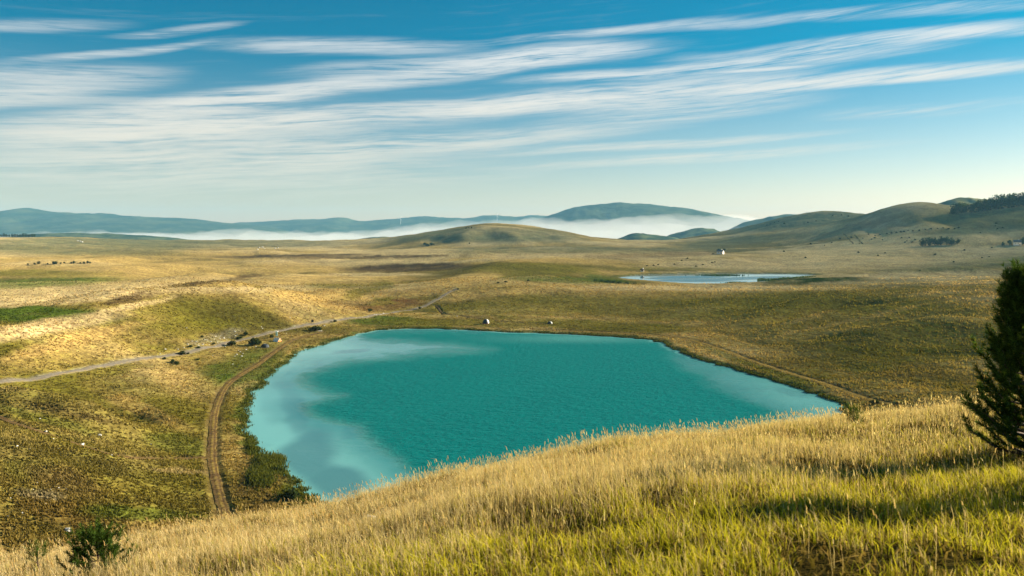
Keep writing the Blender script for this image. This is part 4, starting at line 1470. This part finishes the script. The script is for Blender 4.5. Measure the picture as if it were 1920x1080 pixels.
# ------------------------------------------------------------------ buildings, tents, signs
def box(V, Fc, x0, x1, y0, y1, z0, z1):
    o = len(V)
    V.extend([(x0, y0, z0), (x1, y0, z0), (x1, y1, z0), (x0, y1, z0), (x0, y0, z1), (x1, y0, z1), (x1, y1, z1), (x0, y1, z1)])
    Fc.extend([tuple(i + o for i in f) for f in ((3, 2, 1, 0), (4, 5, 6, 7), (0, 1, 5, 4), (1, 2, 6, 5), (2, 3, 7, 6), (3, 0, 4, 7))])


def boxes(name, mat, parent, *bs):
    V, Fc = [], []
    for b in bs:
        box(V, Fc, *b)
    return add(name, mesh_py(name, V, Fc), mat, parent)


def gable(name, mat, parent, hx, hy, z0, z1, over=.3, th=.18):
    """ridge along x"""
    V, Fc = [], []
    for s in (-1, 1):
        o = len(V)
        X0, X1 = -hx - over, hx + over
        ye = s * (hy + over)
        ze = z0 - (z1 - z0) / hy * over
        V.extend([(X0, ye, ze), (X1, ye, ze), (X1, 0, z1), (X0, 0, z1), (X0, ye, ze + th), (X1, ye, ze + th), (X1, 0, z1 + th), (X0, 0, z1 + th)])
        Fc.extend([tuple(i + o for i in f) for f in ((0, 1, 2, 3), (7, 6, 5, 4), (0, 4, 5, 1), (1, 5, 6, 2), (2, 6, 7, 3), (3, 7, 4, 0))])
    return add(name, mesh_py(name, V, Fc), mat, parent)


def house(px, py, hx, hy, hw, hr, rz, label, roofmat, rmin=300):
    x, y, z = ground_px(px, py, rmin, h=height)
    e = add('house', None, label=label, cat='house', loc=(x, y, z - .3), rz=rz)
    V = [(-hx, -hy, 0), (hx, -hy, 0), (hx, hy, 0), (-hx, hy, 0), (-hx, -hy, hw), (hx, -hy, hw), (hx, hy, hw), (-hx, hy, hw), (-hx, 0, hr - .02), (hx, 0, hr - .02)]
    Fc = [(3, 2, 1, 0), (0, 1, 5, 4), (2, 3, 7, 6), (1, 2, 6, 9, 5), (3, 0, 4, 8, 7), (4, 5, 9, 8), (6, 7, 8, 9)]
    add('wall', mesh_py('wall', V, Fc), M['wall'], e)
    rf = gable('roof', roofmat, e, hx, hy, hw, hr)
    boxes('chimney', M['wall'], rf, (hx * .3, hx * .3 + .7, -.35, .35, hr - .8, hr + .9))
    for k in (-.55, .05):
        boxes('window', M['window'], e, (hx * k, hx * k + .9, -hy - .04, -hy + .05, hw * .45, hw * .8))
    d = boxes('door', M['wood'], e, (hx * .5, hx * .5 + 1.0, -hy - .05, -hy + .05, .3, 2.3))
    boxes('window', M['window'], e, (hx - .05, hx + .04, -.5, .5, hw * .45, hw * .8))
    return e


house(1351, 476, 3.6, 2.6, 3.0, 5.0, R(-38), 'small white house on the golden rise beyond the far lake', M['roof_grey'])
house(1907, 460, 4.6, 3.4, 4.6, 8.0, R(-25), 'grey roofed white house at the right edge below the hilltop wood', M['roof_grey'])
house(1204, 509, 1.2, .9, 1.7, 2.4, R(-30), 'tiny pale hut on the left shore of the far lake', M['wood'], 300)


def dome_tent(px, py, w, hgt, rz, label, left, right, hem, rmin=100):
    x, y, z = ground_px(px, py, rmin, h=height)
    e = add('tent', None, label=label, cat='tent', loc=(x, y, z - .03), rz=rz)
    n, m = 12, 6
    pans = [[], []]
    pt = lambda i, j: Vector((math.cos(2 * math.pi * i / n) * w * .5 * math.cos(j / m * math.pi / 2) ** .75 * 1.0,
                              math.sin(2 * math.pi * i / n) * w * .5 * math.cos(j / m * math.pi / 2) ** .75,
                              hgt * math.sin(j / m * math.pi / 2) ** .85))
    for k in range(4):
        V, Fc = [], []
        for i in range(k * 3, k * 3 + 3):
            for j in range(m):
                o = len(V)
                V.extend([pt(i, j), pt(i + 1, j), pt(i + 1, j + 1), pt(i, j + 1)])
                Fc.append((o, o + 1, o + 2, o + 3))
        add('fabric_panel', mesh_py('fabric_panel', V, Fc, True), left if k in (2, 3) else right, e)
    v, f = tube([Vector((math.cos(t) * w * .505, math.sin(t) * w * .505, .07)) for t in np.linspace(0, 6.283, 25)], [.07] * 25, 5)
    add('hem', mesh_py('hem', v, f), hem, e)
    for a in (0, math.pi / 2):
        v, f = tube([Vector((math.cos(a) * math.cos(t) * w * .51, math.sin(a) * math.cos(t) * w * .51, hgt * 1.02 * math.sin(t))) for t in np.linspace(0, math.pi, 13)], [.025] * 13, 5)
        add('pole', mesh_py('pole', v, f), M['metal'], e)
    return e


dome_tent(911, 607, 2.6, 1.8, R(-48), 'white dome tent by the far shore, shaded front coloured dark', M['dark_fabric'], M['white_fabric'], M['red_fabric'])  # dark fabric on the sides turned from the sun stands for their shade
dome_tent(1031, 608, 2.2, 1.3, R(-45), 'dark and white low tent on the far shore, right of the dome tent', M['dark_fabric'], M['white_fabric'], M['dark_fabric'])
dome_tent(497, 651, 2.5, 1.1, R(-30), 'low dark tent in the green meadow left of the track', M['dark_fabric'], M['dark_fabric'], M['dark_fabric'])


def ridge_tent(px, py):
    x, y, z = ground_px(px, py, 100, h=height)
    e = add('tent', None, label='orange and white ridge tent below the road', cat='tent', loc=(x, y, z - .02), rz=R(-30))
    L, W, H = 1.2, .9, 1.2
    add('roof_panel', mesh_py('roof_panel', [(-L, -W, .0), (L, -W, .0), (L, 0, H), (-L, 0, H), (-L, -W - .03, .0), (L, -W - .03, 0), (L, -.02, H + .03), (-L, -.02, H + .03)],
                              [(0, 1, 2, 3), (7, 6, 5, 4), (0, 4, 5, 1), (1, 5, 6, 2), (2, 6, 7, 3), (3, 7, 4, 0)]), M['white_fabric'], e)
    add('roof_panel', mesh_py('roof_panel', [(-L, W, .0), (L, W, .0), (L, .02, H), (-L, .02, H), (-L, W + .03, .0), (L, W + .03, 0), (L, .03, H + .03), (-L, .03, H + .03)],
                              [(3, 2, 1, 0), (4, 5, 6, 7), (0, 1, 5, 4), (1, 2, 6, 5), (2, 3, 7, 6), (3, 0, 4, 7)]), M['white_fabric'], e)
    add('end_panel', mesh_py('end_panel', [(L - .05, -W, 0), (L - .05, W, 0), (L - .05, 0, H), (L - .02, -W, 0), (L - .02, W, 0), (L - .02, 0, H)],
                             [(0, 1, 2), (5, 4, 3), (0, 3, 4, 1), (1, 4, 5, 2), (2, 5, 3, 0)]), M['orange_fabric'], e)
    add('end_panel', mesh_py('end_panel', [(-L + .05, -W, 0), (-L + .05, W, 0), (-L + .05, 0, H), (-L + .02, -W, 0), (-L + .02, W, 0), (-L + .02, 0, H)],
                             [(0, 1, 2), (5, 4, 3), (0, 3, 4, 1), (1, 4, 5, 2), (2, 5, 3, 0)]), M['dark_fabric'], e)


ridge_tent(520, 640)


def sign(px, py, bw, bh, ph, board, label, rz=0.0, roof=None):
    x, y, z = ground_px(px, py, 100, h=height)
    e = add('sign', None, label=label, cat='sign', loc=(x, y, z - .05), rz=rz)
    for s in (-1, 1):
        boxes('post', M['wood'], e, (s * bw * .42 - .04, s * bw * .42 + .04, -.04, .04, 0, ph + bh))
    boxes('board', board, e, (-bw / 2, bw / 2, -.09, -.042, ph, ph + bh))
    if roof:
        boxes('canopy', roof, e, (-bw / 2 - .15, bw / 2 + .15, -.3, .3, ph + bh + .002, ph + bh + .1))


sign(586, 606.5, .9, 1.0, .6, M['dark_fabric'], 'dark square notice board standing above the road bend')
sign(519, 635, .8, 1.5, 1.0, M['blue_paint'], 'pale blue panel with white canopy behind the orange tent', R(-20), M['white_paint'])
# flat stone kerb before the thicket
x, y, z = ground_px(597, 620.5, 100, h=height)
add('stone', STONES[1], loc=(x, y, z), rz=R(8), sc=(2.6, .8, .35), label='long pale slab lying in front of the wide dark thicket', cat='stone')


def turbine(px, py, Y, hgt):
    x, y, z = at_y(px, py, Y)
    z -= 6
    e = add('wind_turbine', None, label='white wind turbine on the far blue range, the %s one' % ('left' if px < 850 else 'right'), cat='wind turbine', group='wind turbines', loc=(x, y, z))
    v, f = tube([(0, 0, 0), (0, 0, hgt)], [hgt * .028, hgt * .016], 8)
    add('tower', mesh_py('tower', v, f), M['white_paint'], e)
    hub = boxes('nacelle', M['white_paint'], e, (-hgt * .02, hgt * .02, -hgt * .05, hgt * .03, hgt, hgt * 1.04))
    for k in range(3):
        a = k * 2.094 + .5
        v, f = tube([(0, -hgt * .06, hgt * 1.02), (math.sin(a) * hgt * .3, -hgt * .06, hgt * 1.02 + math.cos(a) * hgt * .3),
                     (math.sin(a) * hgt * .6, -hgt * .06, hgt * 1.02 + math.cos(a) * hgt * .6)], [hgt * .016, hgt * .018, hgt * .004], 5)
        add('blade', mesh_py('blade', v, f), M['white_paint'], e)


turbine(751, 419, 7400, 50)
turbine(932, 413, 7400, 50)


# ------------------------------------------------------------------ pines
def pine(name, label, x, y, hgt, spread, whorls, per, shoots, needles, seed, nl=.075, lean=0.0, first=.06, fat=.0035):
    rnd = random.Random(seed)
    g = np.random.default_rng(seed)
    z = float(height(x, y)[0])
    e = add(name, None, label=label, cat='tree', loc=(x, y, z - .05))
    top = Vector((lean * hgt, 0, hgt))
    v, f = tube([(0, 0, 0), top * .35 + Vector((.02, .01, 0)), top * .7, top], [.02 * hgt + .01, .015 * hgt + .006, .009 * hgt + .004, .006], 8)
    add('trunk', mesh_py('trunk', v, f, True), M['bark'], e)
    LV, LF = [], []
    NV, NC = [], []

    def shoot(p, d, L, tone):
        d = d.normalized()
        a = d.orthogonal().normalized()
        b = d.cross(a)
        n = needles
        t = g.random(n)
        ph = g.uniform(0, 2 * math.pi, n)
        P = np.array(p)[None] + np.array(d)[None] * (t * L)[:, None]
        out = np.array(a)[None] * np.cos(ph)[:, None] + np.array(b)[None] * np.sin(ph)[:, None]
        dd = out * .8 + np.array(d)[None] * (.55 + .5 * t)[:, None]
        dd /= np.linalg.norm(dd, axis=1)[:, None]
        ln = nl * (.7 + .5 * g.random(n))
        sd = np.cross(dd, g.normal(size=(n, 3)))
        sd /= np.linalg.norm(sd, axis=1)[:, None]
        NV.append(np.stack([P - sd * fat, P + sd * fat, P + dd * ln[:, None]], 1).reshape(-1, 3))
        k = g.random(n)[:, None]
        c = (np.array((.014, .030, .008)) * (1 - k) + np.array((.085, .14, .022)) * k) * tone
        NC.append(np.repeat(c, 3, 0))

    for w in range(whorls):
        t = first + (1 - first) * (w / whorls)
        c = top * t
        R0 = spread * (1 - t) ** .75 * (.8 + .3 * rnd.random()) + .08 * hgt * (1 - t) + .05
        for k in range(per + (1 if t < .5 else 0)):
            a = 2 * math.pi * (k + rnd.random() * .7) / per + w * 1.1
            up = .25 + .55 * t
            d = Vector((math.cos(a), math.sin(a), up))
            L = R0 * rnd.uniform(.75, 1.12)
            pts = [c, c + Vector((d.x, d.y, up * .55)) * L * .5, c + Vector((d.x * .92, d.y * .92, up * 1.35)) * L]
            r0 = .008 * hgt * (1 - t) + .004
            vv, ff = tube(pts, [r0, r0 * .7, r0 * .35], 5)
            o = len(LV)
            LV.extend(vv)
            LF.extend(tuple(i + o for i in q) for q in ff)
            for s in range(shoots):
                u = .35 + .65 * (s + .5) / shoots
                p = pts[0].lerp(pts[1], u * 2) if u < .5 else pts[1].lerp(pts[2], u * 2 - 1)
                sd = Vector((d.x, d.y, up)) + Vector((rnd.gauss(0, .6), rnd.gauss(0, .6), .35 + rnd.random() * .4))
                shoot(p, sd, nl * rnd.uniform(1.6, 2.6), rnd.uniform(.65, 1.5))
            shoot(pts[2], Vector((d.x * .5, d.y * .5, .9)), nl * 2.8, rnd.uniform(.8, 1.6))
    for q in range(3):
        shoot(top - Vector((0, 0, q * nl * 1.6)), Vector((0, 0, 1)), nl * 2.6, 1.2)
    add('limbs', mesh_py('limbs', LV, LF, True), M['bark'], e)
    V, C = np.concatenate(NV), np.concatenate(NC)
    me = raw_mesh('crown', V, np.arange(len(V)), np.full(len(V) // 3, 3), C)
    add('crown', me, M['needle'], e)
    return e


X, Y, Z = at_y(1940, 868, 13)
pine('pine_tree', 'dark green young pine at the right edge of the near slope', X, Y, 3.08, .82, 18, 7, 9, 70, 3, .095, -.09, .02, .0055)
pine('pine_tree', 'unseen second young pine added beyond the right edge to shade the near slope', 9.0, 9.8, 3.1, .95, 14, 6, 6, 46, 13, .10, .0, .02, .0065)  # out of view, added to cast the shade band on the near slope
X, Y, Z = at_y(182, 1085, 10.4)
pine('pine_sapling', 'bushy little pine in the dry grass at bottom left', X, Y, .54, .36, 7, 6, 4, 60, 5, .06, .03, .03, .004)
X, Y, Z = at_y(70, 1065, 12.0)
pine('pine_sapling', 'thin tiny pine with bare stem at bottom left corner', X, Y, .52, .07, 3, 3, 1, 40, 6, .06, .02, .62, .003)
X, Y, Z = at_y(1598, 822, 20)
pine('pine_sapling', 'small sapling showing above the grass near the right end of lake', X, Y, .6, .16, 5, 4, 2, 40, 8, .06, .0, .3, .003)
